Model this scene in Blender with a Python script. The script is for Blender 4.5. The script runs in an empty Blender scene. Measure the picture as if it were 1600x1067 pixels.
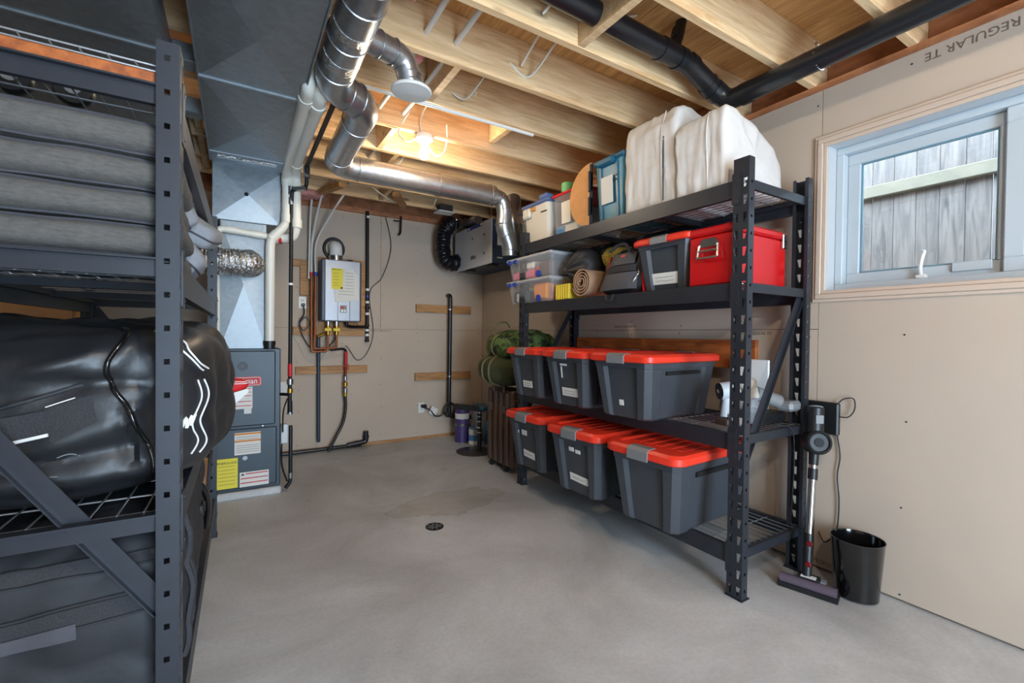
import bpy, bmesh, math, random
from mathutils import Vector, Matrix, noise
random.seed(7)
scene = bpy.context.scene
COL = scene.collection
PI = math.pi

# ---------------------------------------------------------------- camera
F_PX = 706.98
YAW, PITCH, ROLL, CAM_H = .5492, -.0142, .0116, 1.1772
fwd = Vector((math.sin(YAW)*math.cos(PITCH), math.cos(YAW)*math.cos(PITCH), math.sin(PITCH)))
rgt = Vector((math.cos(YAW), -math.sin(YAW), 0)); upv = rgt.cross(fwd)
r2 = rgt*math.cos(ROLL)+upv*math.sin(ROLL); u2 = -rgt*math.sin(ROLL)+upv*math.cos(ROLL)
cam_data = bpy.data.cameras.new('camera'); cam = bpy.data.objects.new('camera', cam_data)
COL.objects.link(cam); scene.camera = cam
cam_data.sensor_fit = 'HORIZONTAL'; cam_data.sensor_width = 36; cam_data.lens = 36*F_PX/1600
cam_data.clip_start = .02
M4 = Matrix((r2, u2, -fwd)).transposed().to_4x4(); M4.translation = (0, 0, CAM_H)
cam.matrix_world = M4

# ---------------------------------------------------------------- light
vs = scene.view_settings
vs.view_transform = 'Standard'; vs.look = 'None'; vs.gamma = 1; vs.use_curve_mapping = False
vs.exposure = 0.17
SKY = 21.0
world = bpy.data.worlds.new('sky'); scene.world = world; world.use_nodes = True
bg = world.node_tree.nodes['Background']
bg.inputs[0].default_value = (.62, .81, 1.0, 1); bg.inputs[1].default_value = SKY
BULB = 440      # radiance of the bulb in view
FILL_BULB = 1000    # radiance of the unseen bulb added as fill behind the camera
def portal(name, loc, rot, sx, sy):
    l = bpy.data.lights.new(name, 'AREA'); l.shape = 'RECTANGLE'; l.size = sx; l.size_y = sy
    l.cycles.is_portal = True
    o = bpy.data.objects.new(name, l); COL.objects.link(o); o.location = loc; o.rotation_euler = rot
portal('daylight_portal', (2.74, .53, 1.785), (0, PI/2, 0), .73, 1.2)
portal('doorway_portal', (.75, -1.85, 1.03), (PI/2, 0, 0), 1.2, 2.05)

# ---------------------------------------------------------------- mesh helpers
WM = {}
def wm(o): return WM.get(o.name, Matrix.Identity(4)) if o else Matrix.Identity(4)
class MB:
    def __init__(s): s.v = []; s.f = []
    def add(s, vs, fs):
        k = len(s.v); s.v += [Vector(a) for a in vs]; s.f += [tuple(i+k for i in f) for f in fs]; return s
    def box(s, x0, x1, y0, y1, z0, z1):
        return s.add([(x0,y0,z0),(x1,y0,z0),(x1,y1,z0),(x0,y1,z0),(x0,y0,z1),(x1,y0,z1),(x1,y1,z1),(x0,y1,z1)],
            [(3,2,1,0),(4,5,6,7),(0,1,5,4),(1,2,6,5),(2,3,7,6),(3,0,4,7)])
    def obox(s, c, size, R):
        k = len(s.v); a, b, d = [q/2 for q in size]; s.box(-a,a,-b,b,-d,d)
        R = R.to_3x3()
        for i in range(k, len(s.v)): s.v[i] = R @ s.v[i] + Vector(c)
        return s
    def cbox(s, x0, x1, y0, y1, z0, z1, b=.01, seg=1):
        bm = bmesh.new(); bmesh.ops.create_cube(bm, size=1)
        for v in bm.verts: v.co = Vector(((x0+x1)/2+v.co.x*(x1-x0), (y0+y1)/2+v.co.y*(y1-y0), (z0+z1)/2+v.co.z*(z1-z0)))
        bmesh.ops.bevel(bm, geom=bm.edges[:], offset=b, segments=seg, affect='EDGES', profile=.5)
        bm.verts.index_update()
        s.add([v.co for v in bm.verts], [[v.index for v in f.verts] for f in bm.faces]); bm.free(); return s
    def bar(s, p0, p1, w, h, up=(0,0,1)):
        p0, p1 = Vector(p0), Vector(p1); d = (p1-p0).normalized(); u = Vector(up); u = (u-d*u.dot(d)).normalized(); n = d.cross(u)
        vs = []
        for p in (p0, p1):
            for a, b in ((-1,-1),(1,-1),(1,1),(-1,1)): vs.append(p+n*(a*w/2)+u*(b*h/2))
        return s.add(vs, [(0,1,2,3),(7,6,5,4),(0,4,5,1),(1,5,6,2),(2,6,7,3),(3,7,4,0)])
    def tube(s, path, r, n=10, closed=False):
        P = [Vector(p) for p in path]; m = len(P)
        if m < 2: return s
        rs = r if isinstance(r, (list, tuple)) else [r]*m
        T = []
        for i in range(m):
            a = P[(i-1) % m] if closed or i else P[0]; b = P[(i+1) % m] if closed or i < m-1 else P[-1]
            t = b-a; T.append(t.normalized() if t.length > 1e-9 else Vector((0,0,1)))
        u = T[0].orthogonal().normalized(); vs = []; fs = []
        for i in range(m):
            u = (u-T[i]*u.dot(T[i])); u = u.normalized() if u.length > 1e-9 else T[i].orthogonal().normalized()
            w = T[i].cross(u)
            for k in range(n):
                a = 2*PI*k/n; vs.append(P[i]+(u*math.cos(a)+w*math.sin(a))*rs[i])
        for i in range(m if closed else m-1):
            j = (i+1) % m
            for k in range(n): fs.append((i*n+k, i*n+(k+1)%n, j*n+(k+1)%n, j*n+k))
        if not closed: fs += [tuple(reversed(range(n))), tuple(range((m-1)*n, m*n))]
        return s.add(vs, fs)
    def cyl(s, p0, p1, r0, r1=None, n=18): return s.tube([p0, p1], [r0, r0 if r1 is None else r1], n)
    def lathe(s, prof, c, n=24, axis='z', sx=1, sy=1):
        vs = []; fs = []; m = len(prof)
        for r, z in prof:
            for k in range(n):
                a = 2*PI*k/n; p = (r*math.cos(a)*sx, r*math.sin(a)*sy, z)
                if axis == 'x': p = (p[2], p[0], p[1])
                if axis == 'y': p = (p[0], p[2], p[1])
                vs.append(Vector(p)+Vector(c))
        for i in range(m-1):
            for k in range(n): fs.append((i*n+k, i*n+(k+1)%n, (i+1)*n+(k+1)%n, (i+1)*n+k))
        if prof[0][0] > 1e-4: fs.append(tuple(reversed(range(n))))
        if prof[-1][0] > 1e-4: fs.append(tuple(range((m-1)*n, m*n)))
        return s.add(vs, fs)
    def loft(s, rings, cap=True):
        n = len(rings[0]); vs = [p for r in rings for p in r]; fs = []
        for i in range(len(rings)-1):
            for k in range(n): fs.append((i*n+k, i*n+(k+1)%n, (i+1)*n+(k+1)%n, (i+1)*n+k))
        if cap: fs += [tuple(reversed(range(n))), tuple(range((len(rings)-1)*n, len(rings)*n))]
        return s.add(vs, fs)
    def prism(s, poly, axis, lo, hi):
        def p3(q, t): return {'x': (t, q[0], q[1]), 'y': (q[0], t, q[1]), 'z': (q[0], q[1], t)}[axis]
        return s.loft([[p3(q, lo) for q in poly], [p3(q, hi) for q in poly]])
    def grid(s, fn, nu, nv, wrapu=False):
        vs = [fn(i/(nu if wrapu else nu-1), j/(nv-1)) for j in range(nv) for i in range(nu)]; fs = []
        for j in range(nv-1):
            for i in range(nu if wrapu else nu-1):
                fs.append((j*nu+i, j*nu+(i+1)%nu, (j+1)*nu+(i+1)%nu, (j+1)*nu+i))
        return s.add(vs, fs)
    def xf(s, M, k=0):
        for i in range(k, len(s.v)): s.v[i] = M @ s.v[i]
        return s
    def build(s, name, mat, parent=None, smooth=None, local=False, fix=True):
        me = bpy.data.meshes.new(name)
        vs = s.v
        if parent and not local:
            inv = wm(parent).inverted(); vs = [inv @ v for v in vs]
        me.from_pydata([tuple(v) for v in vs], [], s.f)
        if fix:
            bm = bmesh.new(); bm.from_mesh(me); bmesh.ops.recalc_face_normals(bm, faces=bm.faces[:]); bm.to_mesh(me); bm.free()
        if mat: me.materials.append(mat)
        if smooth:
            for p in me.polygons: p.use_smooth = True
            me.set_sharp_from_angle(angle=math.radians(smooth))
        o = bpy.data.objects.new(name, me); COL.objects.link(o)
        if parent: o.parent = parent
        WM[o.name] = wm(parent)
        return o
def fillet(pts, r, seg=6):
    P = [Vector(p) for p in pts]; out = [P[0]]
    for i in range(1, len(P)-1):
        a, b, c = P[i-1], P[i], P[i+1]; d0 = (a-b); d1 = (c-b)
        rr = min(r, d0.length*.49, d1.length*.49); p0 = b+d0.normalized()*rr; p1 = b+d1.normalized()*rr
        for k in range(seg+1):
            t = k/seg; out.append(p0*(1-t)**2+b*2*t*(1-t)+p1*t*t)
    out.append(P[-1]); return out
def smoothpath(pts, seg=8):
    P = [Vector(p) for p in pts]; out = []
    for i in range(len(P)-1):
        p0 = P[max(i-1,0)]; p1 = P[i]; p2 = P[i+1]; p3 = P[min(i+2,len(P)-1)]
        for k in range(seg):
            t = k/seg
            out.append(.5*((2*p1)+(p2-p0)*t+(2*p0-5*p1+4*p2-p3)*t*t+(3*p1-p0-3*p2+p3)*t**3))
    out.append(P[-1]); return out
def rrect(x0, x1, y0, y1, r, n=4):
    out = []
    for cx, cy, a0 in ((x1-r,y1-r,0),(x0+r,y1-r,PI/2),(x0+r,y0+r,PI),(x1-r,y0+r,1.5*PI)):
        for k in range(n+1):
            a = a0+PI/2*k/n; out.append((cx+r*math.cos(a), cy+r*math.sin(a)))
    return out
def Rz(a): return Matrix.Rotation(a, 4, 'Z')
def Rx(a): return Matrix.Rotation(a, 4, 'X')
def Ry(a): return Matrix.Rotation(a, 4, 'Y')
def T(x, y, z): return Matrix.Translation((x, y, z))
def spow(a, e): return math.copysign(abs(a)**e, a)
def blob(c, s, e1=.6, e2=.6, amp=0, freq=4, seed=0, amp2=0, freq2=12, flat=None):
    """superellipsoid point function S(u, v, off): u around z, v from bottom to top"""
    c = Vector(c)
    def S(u, v, off=0):
        # walk round a square so that boxy shapes get even meshes: u=0 is +x, .25 +y, .5 -x, .75 -y; v=.25-.75 is the side wall
        t = (u % 1.0)*8
        if t < 1: cx_, cy_ = 1, t
        elif t < 3: cx_, cy_ = 2-t, 1
        elif t < 5: cx_, cy_ = -1, 4-t
        elif t < 7: cx_, cy_ = t-6, -1
        else: cx_, cy_ = 1, t-8
        if v < .25: rho, ze = 4*v, -1
        elif v < .75: rho, ze = 1, 4*(v-.5)
        else: rho, ze = 4*(1-v), 1
        d = Vector((rho*cx_, rho*cy_, ze))
        rr_ = ((abs(d.x)**(2/e2)+abs(d.y)**(2/e2))**(e2/e1)+abs(d.z)**(2/e1))**(-e1/2)
        d = d*rr_
        p = Vector((d.x*s[0], d.y*s[1], d.z*s[2]))
        nd = Vector((d.x/s[0], d.y/s[1], d.z/s[2])); nd = nd.normalized() if nd.length else Vector((0,0,1))
        if amp: p += nd*amp*noise.noise((p+c)*freq+Vector((seed, seed*.7, 0)))
        if amp2: p += nd*amp2*abs(noise.noise((p+c)*freq2+Vector((0, seed, seed*1.3))))
        p += nd*off
        q = c+p
        if flat is not None and q.z < flat: q.z = flat
        return q
    return S
def blobmesh(S, nu=40, nv=24):
    return MB().grid(lambda u, v: S(u, v), nu, nv, wrapu=True)

# ---------------------------------------------------------------- things
def tag(o, label=None, cat=None, group=None, kind=None):
    if label: o['label'] = label
    if cat: o['category'] = cat
    if group: o['group'] = group
    if kind: o['kind'] = kind
    return o
def thing(name, label, cat, loc=(0,0,0), rotz=0, group=None):
    o = bpy.data.objects.new(name, None); COL.objects.link(o); o.empty_display_size = .1
    o.location = loc; o.rotation_euler = (0, 0, rotz); WM[o.name] = T(*loc) @ Rz(rotz)
    return tag(o, label, cat, group)
def dup(root, loc, rotz, label=None, group=None, scale=None):
    def cp(o, par):
        c = o.copy(); COL.objects.link(c); c.parent = par
        for ch in [x for x in bpy.data.objects if x.parent == o]: cp(ch, c)
        return c
    r = cp(root, None); r.location = loc; r.rotation_euler = (0, 0, rotz)
    if scale: r.scale = scale
    WM[r.name] = T(*loc) @ Rz(rotz)
    return tag(r, label, None, group)
def text(name, s, size, org, base, up, mat, parent=None, align='LEFT', depth=.0006, sx=1.0):
    cu = bpy.data.curves.new(name, 'FONT'); cu.body = s; cu.size = size; cu.align_x = align; cu.extrude = depth; cu.resolution_u = 2
    o = bpy.data.objects.new(name+'_tmp', cu); COL.objects.link(o)
    dg = bpy.context.evaluated_depsgraph_get(); me = bpy.data.meshes.new_from_object(o.evaluated_get(dg))
    bpy.data.objects.remove(o); bpy.data.curves.remove(cu)
    b = Vector(base).normalized(); u = Vector(up).normalized(); n = b.cross(u)
    M = Matrix((b*sx, u, n)).transposed().to_4x4(); M.translation = Vector(org)
    if parent: M = wm(parent).inverted() @ M
    me.transform(M); me.materials.clear(); me.materials.append(mat)
    me.name = name
    t = bpy.data.objects.new(name, me); COL.objects.link(t)
    if parent: t.parent = parent
    return t

# ---------------------------------------------------------------- materials
def lin(c): return tuple(((x/255)/12.92 if x/255 <= .04045 else ((x/255+.055)/1.055)**2.4) for x in c)
def mk(name, rgb, rough=.6, metal=0, spec=.5, var=0, vscale=8, bump=0, bscale=60, stretch=None, rvar=0, rgb2=None, emit=0, trans=0, alpha=1, coat=0, coord='Object'):
    m = bpy.data.materials.new(name); m.use_nodes = True; nt = m.node_tree; b = nt.nodes['Principled BSDF']
    c = lin(rgb)
    b.inputs['Base Color'].default_value = (*c, 1); b.inputs['Roughness'].default_value = rough
    b.inputs['Metallic'].default_value = metal; b.inputs['Specular IOR Level'].default_value = spec
    if coat: b.inputs['Coat Weight'].default_value = coat
    if alpha < 1: b.inputs['Alpha'].default_value = alpha
    if trans: b.inputs['Transmission Weight'].default_value = trans
    if emit: b.inputs['Emission Color'].default_value = (*c, 1); b.inputs['Emission Strength'].default_value = emit
    if var or bump or rvar:
        tc = nt.nodes.new('ShaderNodeTexCoord'); mp = nt.nodes.new('ShaderNodeMapping')
        nt.links.new(tc.outputs[coord], mp.inputs[0])
        if stretch: mp.inputs['Scale'].default_value = stretch
        if var or rvar:
            n = nt.nodes.new('ShaderNodeTexNoise'); n.inputs['Scale'].default_value = vscale; n.inputs['Detail'].default_value = 6; n.inputs['Roughness'].default_value = .6
            nt.links.new(mp.outputs[0], n.inputs['Vector'])
            if var:
                cr = nt.nodes.new('ShaderNodeValToRGB'); e = cr.color_ramp.elements
                c2 = lin(rgb2) if rgb2 else tuple(max(0, x*(1-var)) for x in c)
                c1 = c if rgb2 else tuple(min(1, x*(1+var)) for x in c)
                e[0].position = .33; e[0].color = (*c2, 1); e[1].position = .67; e[1].color = (*c1, 1)
                nt.links.new(n.outputs[0], cr.inputs[0]); nt.links.new(cr.outputs[0], b.inputs['Base Color'])
            if rvar:
                mr = nt.nodes.new('ShaderNodeMapRange'); mr.inputs[1].default_value = .3; mr.inputs[2].default_value = .7
                mr.inputs[3].default_value = max(0, rough-rvar); mr.inputs[4].default_value = min(1, rough+rvar)
                nt.links.new(n.outputs[0], mr.inputs[0]); nt.links.new(mr.outputs[0], b.inputs['Roughness'])
        if bump:
            n2 = nt.nodes.new('ShaderNodeTexNoise'); n2.inputs['Scale'].default_value = bscale; n2.inputs['Detail'].default_value = 4
            nt.links.new(mp.outputs[0], n2.inputs['Vector'])
            bp = nt.nodes.new('ShaderNodeBump'); bp.inputs['Strength'].default_value = bump; bp.inputs['Distance'].default_value = .01
            nt.links.new(n2.outputs[0], bp.inputs['Height']); nt.links.new(bp.outputs[0], b.inputs['Normal'])
    return m
def wood(name, light, dark, stretch=(1, 14, 14), scale=3.0, rough=.6, knots=True):
    m = bpy.data.materials.new(name); m.use_nodes = True; nt = m.node_tree; b = nt.nodes['Principled BSDF']
    N = nt.nodes.new; L = nt.links.new
    tc = N('ShaderNodeTexCoord'); mp = N('ShaderNodeMapping'); mp.inputs['Scale'].default_value = stretch; oi0 = N('ShaderNodeObjectInfo'); ov = N('ShaderNodeVectorMath'); ov.operation = 'MULTIPLY_ADD'; ov.inputs[1].default_value = (7.3, 3.1, 5.7)
    L(oi0.outputs['Random'], ov.inputs[0]); L(tc.outputs['Object'], ov.inputs[2]); L(ov.outputs[0], mp.inputs[0])
    n = N('ShaderNodeTexNoise'); n.inputs['Scale'].default_value = scale; n.inputs['Detail'].default_value = 7; n.inputs['Roughness'].default_value = .62; n.inputs['Distortion'].default_value = 1.2
    L(mp.outputs[0], n.inputs['Vector'])
    cr = N('ShaderNodeValToRGB'); e = cr.color_ramp.elements; e[0].position = .32; e[0].color = (*lin(dark), 1); e[1].position = .62; e[1].color = (*lin(light), 1)
    L(n.outputs[0], cr.inputs[0]); out = cr.outputs[0]
    if knots:
        mp2 = N('ShaderNodeMapping'); mp2.inputs['Scale'].default_value = tuple(1 if q > 1.01 and False else (2.2 if q < 2 else 6) for q in stretch); L(ov.outputs[0], mp2.inputs[0])
        v = N('ShaderNodeTexVoronoi'); v.inputs['Scale'].default_value = 1.0; L(mp2.outputs[0], v.inputs['Vector'])
        k = N('ShaderNodeValToRGB'); k.color_ramp.elements[0].position = .05; k.color_ramp.elements[0].color = (.16,.16,.16,1); k.color_ramp.elements[1].position = .12; k.color_ramp.elements[1].color = (1,1,1,1)
        L(v.outputs['Distance'], k.inputs[0])
        mx = N('ShaderNodeMix'); mx.data_type = 'RGBA'; mx.blend_type = 'MULTIPLY'; mx.inputs[0].default_value = .7
        L(out, mx.inputs[6]); L(k.outputs[0], mx.inputs[7]); out = mx.outputs[2]
    oi = N('ShaderNodeObjectInfo'); hs = N('ShaderNodeHueSaturation'); mr = N('ShaderNodeMapRange')
    mr.inputs[3].default_value = .86; mr.inputs[4].default_value = 1.08; L(oi.outputs['Random'], mr.inputs[0]); L(mr.outputs[0], hs.inputs['Value'])
    L(out, hs.inputs['Color']); L(hs.outputs[0], b.inputs['Base Color'])
    b.inputs['Roughness'].default_value = rough
    bp = N('ShaderNodeBump'); bp.inputs['Strength'].default_value = .15; bp.inputs['Distance'].default_value = .004; L(n.outputs[0], bp.inputs['Height']); L(bp.outputs[0], b.inputs['Normal'])
    return m
def galv(name, rgb, rough=.33, spangle=38, streak=None):
    m = bpy.data.materials.new(name); m.use_nodes = True; nt = m.node_tree; b = nt.nodes['Principled BSDF']; N = nt.nodes.new; L = nt.links.new
    tc = N('ShaderNodeTexCoord'); v = N('ShaderNodeTexVoronoi'); v.inputs['Scale'].default_value = spangle; L(tc.outputs['Object'], v.inputs['Vector'])
    n = N('ShaderNodeTexNoise'); n.inputs['Scale'].default_value = 5; n.inputs['Detail'].default_value = 5; L(tc.outputs['Object'], n.inputs['Vector'])
    mx = N('ShaderNodeMix'); mx.data_type = 'FLOAT'; mx.inputs[0].default_value = .45
    sep = N('ShaderNodeSeparateColor'); L(v.outputs['Color'], sep.inputs[0]); L(sep.outputs[0], mx.inputs[2]); L(n.outputs[0], mx.inputs[3])
    cr = N('ShaderNodeValToRGB'); c = lin(rgb); e = cr.color_ramp.elements
    e[0].color = (*[x*.9 for x in c], 1); e[1].color = (*[min(1, x*1.06) for x in c], 1); e[0].position = .2; e[1].position = .8
    L(mx.outputs[0], cr.inputs[0]); L(cr.outputs[0], b.inputs['Base Color'])
    mr = N('ShaderNodeMapRange'); mr.inputs[3].default_value = rough-.03; mr.inputs[4].default_value = rough+.04; L(mx.outputs[0], mr.inputs[0]); L(mr.outputs[0], b.inputs['Roughness'])
    b.inputs['Metallic'].default_value = .92
    return m

M = {}
M['drywall'] = mk('drywall', (193,176,159), .85, var=.035, vscale=1.5, bump=.04, bscale=150)
M['concrete_dummy'] = None
M['stud'] = mk('stud', (120,105,90), .8)
M['joist'] = wood('joist_wood', (236,204,160), (206,164,116), stretch=(1,12,12), scale=2.6)
M['ply'] = wood('subfloor_ply', (224,176,116), (184,130,76), stretch=(11,1,1), scale=2.2, knots=False)
M['rim'] = wood('rim_wood', (176,118,80), (138,84,52), stretch=(4,2,6), scale=2.5, knots=False)
M['batten'] = wood('batten_wood', (196,146,92), (150,102,58), stretch=(1,10,10), scale=3)
M['orange_wood'] = wood('stained_wood', (176,96,42), (120,58,22), stretch=(10,1,10), scale=2.5)
M['white_trim'] = mk('white_trim', (196,200,203), .45)
M['vinyl'] = mk('window_vinyl', (190,200,206), .35)
M['galv'] = galv('galvanized', (156,164,170), .5)
M['galv_bright'] = galv('galvanized_bright', (178,182,187), .3, 55)
M['foil'] = mk('foil', (206,206,206), .26, 1, bump=1.0, bscale=75)
M['rack'] = mk('rack_steel', (46,49,56), .42, .25, var=.08, vscale=14)
M['rack_l'] = M['rack']
M['wire'] = mk('zinc_wire', (176,178,180), .35, .8)
M['black_plastic'] = mk('black_plastic', (26,27,29), .4)
M['black_gloss'] = mk('black_gloss', (14,14,15), .12, coat=.5)
M['abs'] = mk('abs_pipe', (24,26,30), .3, spec=.6)
M['pvc'] = mk('pvc_pipe', (226,224,214), .35)
M['iron'] = mk('black_iron', (34,33,33), .45, .4)
M['copper'] = mk('copper_pipe', (150,88,56), .4, .8, var=.2, vscale=9)
M['brass'] = mk('brass', (190,150,60), .35, .9)
M['chrome'] = mk('chrome', (200,202,205), .2, 1)
M['pex'] = mk('pex', (216,214,208), .4)
M['romex'] = mk('romex', (222,218,206), .5)
M['white'] = mk('white_plastic', (230,230,226), .4)
M['paper'] = mk('paper', (224,222,216), .8)
M['yellow_label'] = mk('yellow_label', (232,216,74), .7)
M['ink'] = mk('ink', (40,40,44), .8)
M['ink_soft'] = mk('ink_soft', (118,102,88), .85)
M['redprint'] = mk('red_print', (196,40,44), .5)
M['orangeprint'] = mk('orange_print', (214,130,46), .6)
M['furnace'] = mk('furnace_enamel', (56,68,78), .42, .1, var=.06, vscale=5)
M['heater'] = mk('heater_enamel', (168,172,180), .35, .35)
M['heater_side'] = mk('heater_side', (70,78,90), .4, .3)
M['hrv'] = mk('exchanger_panel', (204,207,211), .42, .0)
M['hrv_side'] = mk('exchanger_side', (44,62,84), .5)
M['blue'] = mk('blue_plastic', (36,64,160), .4)
M['tote'] = mk('tote_grey', (64,68,74), .38, var=.06, vscale=6)
M['totelid'] = mk('lid_orange_red', (236,58,36), .38)
M['latch'] = mk('latch_grey', (126,128,130), .45)
M['red'] = mk('cooler_red', (200,16,22), .3, coat=.2)
M['teal'] = mk('teal_plastic', (60,130,156), .4)
M['teal_lid'] = mk('teal_lid', (34,92,120), .4)
M['greytote'] = mk('pale_grey_plastic', (202,198,188), .5)
M['bluelid'] = mk('blue_grey_lid', (84,104,150), .5)
M['clear'] = mk('clear_plastic', (214,220,226), .22, spec=.5, alpha=.24)
M['frost'] = mk('frosted_plastic', (214,220,226), .35, alpha=.6)
M['casing'] = mk('warm_tinted_casing', (206,186,168), .45)  # warm lamp light on the window trim is mixed into this colour
M['cover'] = mk('cotton_cover', (222,217,212), .85, bump=.25, bscale=22, var=.04, vscale=7)
M['cork'] = mk('cork', (198,142,84), .7, var=.1, vscale=14)
M['kraft'] = mk('cardboard', (184,134,86), .8, var=.06, vscale=6)
M['cushion'] = mk('grey_cushion', (92,89,86), .95, bump=.35, bscale=160, var=.16, vscale=60, stretch=(1,1,3))
M['pillow'] = mk('grey_pillow', (142,146,152), .95, bump=.2, bscale=120, var=.06, vscale=30)
M['vinylbag'] = mk('black_vinyl', (34,35,38), .4, spec=.55, bump=.2, bscale=22, rvar=.1, vscale=5)
M['nylon'] = mk('black_nylon', (36,37,41), .62, bump=.25, bscale=14, var=.1, vscale=8)
M['webbing'] = mk('webbing', (46,46,50), .8, bump=.4, bscale=220)
M['greynylon'] = mk('grey_nylon', (72,72,78), .7, bump=.2, bscale=30)
M['redcloth'] = mk('red_cloth', (206,26,30), .7)
M['whitecloth'] = mk('white_cloth', (230,228,224), .7)
M['olive'] = mk('olive_canvas', (64,70,44), .85, bump=.25, bscale=30, var=.1, vscale=12)
M['olive_strap'] = mk('olive_strap', (112,106,74), .85)
M['camo'] = mk('camo_cloth', (96,118,66), .85, var=1, vscale=17, rgb2=(30,32,24), bump=.2, bscale=40)
def camo():
    m = mk('camo_cloth', (70,88,50), .85, var=.1, vscale=15, bump=.2, bscale=40); nt = m.node_tree
    r = [n for n in nt.nodes if n.type == 'VALTORGB'][0].color_ramp; r.interpolation = 'CONSTANT'
    r.elements[0].position = 0; r.elements[0].color = (*lin((30,30,24)),1); r.elements[1].position = .62; r.elements[1].color = (*lin((122,112,74)),1)
    for p, c in ((.42,(52,72,38)),(.5,(92,116,58))): e = r.elements.new(p); e.color = (*lin(c),1)
    return m
M['camo'] = camo()
M['case'] = mk('brown_case', (92,70,60), .5)
M['yellow'] = mk('yellow_plastic', (226,200,60), .5)
M['yellowfoam'] = mk('yellow_foam', (204,184,96), .9, bump=.3, bscale=60)
M['mat'] = mk('tan_mat', (168,136,108), .9)
M['pink'] = mk('pink_plastic', (226,110,150), .5)
M['orange'] = mk('orange_plastic', (236,146,34), .5)
M['green'] = mk('green_plastic', (110,180,120), .5)
M['insul'] = mk('pink_insulation', (214,150,146), .95, bump=.8, bscale=40, var=.15, vscale=12)
M['tape'] = mk('grey_tape', (150,152,150), .6)
M['dark'] = mk('dark_void', (12,12,12), .7)
M['fence'] = wood('weathered_fence', (98,87,80), (62,54,50), stretch=(10,10,1), scale=2.5)
M['moss'] = mk('mossy_rail', (98,90,76), .9, var=.12, vscale=10)
M['soil'] = mk('soil', (110,100,88), .95, var=.2, vscale=4)
M['purple'] = mk('purple_label', (72,54,112), .5)
M['bluelabel'] = mk('blue_label', (70,130,180), .5)
M['steel'] = mk('tin', (160,162,165), .3, .9)
M['knob'] = mk('dark_red', (120,20,24), .4)
M['redtape'] = mk('red_tape', (190,30,36), .5)
M['bulb'] = mk('bulb_glass', (255,236,206), .3, emit=BULB)
M['fill_bulb'] = mk('fill_bulb_glass', (255,240,218), .3, emit=FILL_BULB)
def glassmat():
    m = bpy.data.materials.new('pane_glass'); m.use_nodes = True; nt = m.node_tree; N = nt.nodes.new; L = nt.links.new
    out = nt.nodes['Material Output']; t = N('ShaderNodeBsdfTransparent'); g = N('ShaderNodeBsdfGlossy'); g.inputs['Roughness'].default_value = .02
    t.inputs[0].default_value = (.93, .96, .97, 1)
    f = N('ShaderNodeFresnel'); f.inputs['IOR'].default_value = 1.45; mx = N('ShaderNodeMixShader')
    L(f.outputs[0], mx.inputs[0]); L(t.outputs[0], mx.inputs[1]); L(g.outputs[0], mx.inputs[2]); L(mx.outputs[0], out.inputs[0]); return m
M['glass'] = glassmat()
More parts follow.
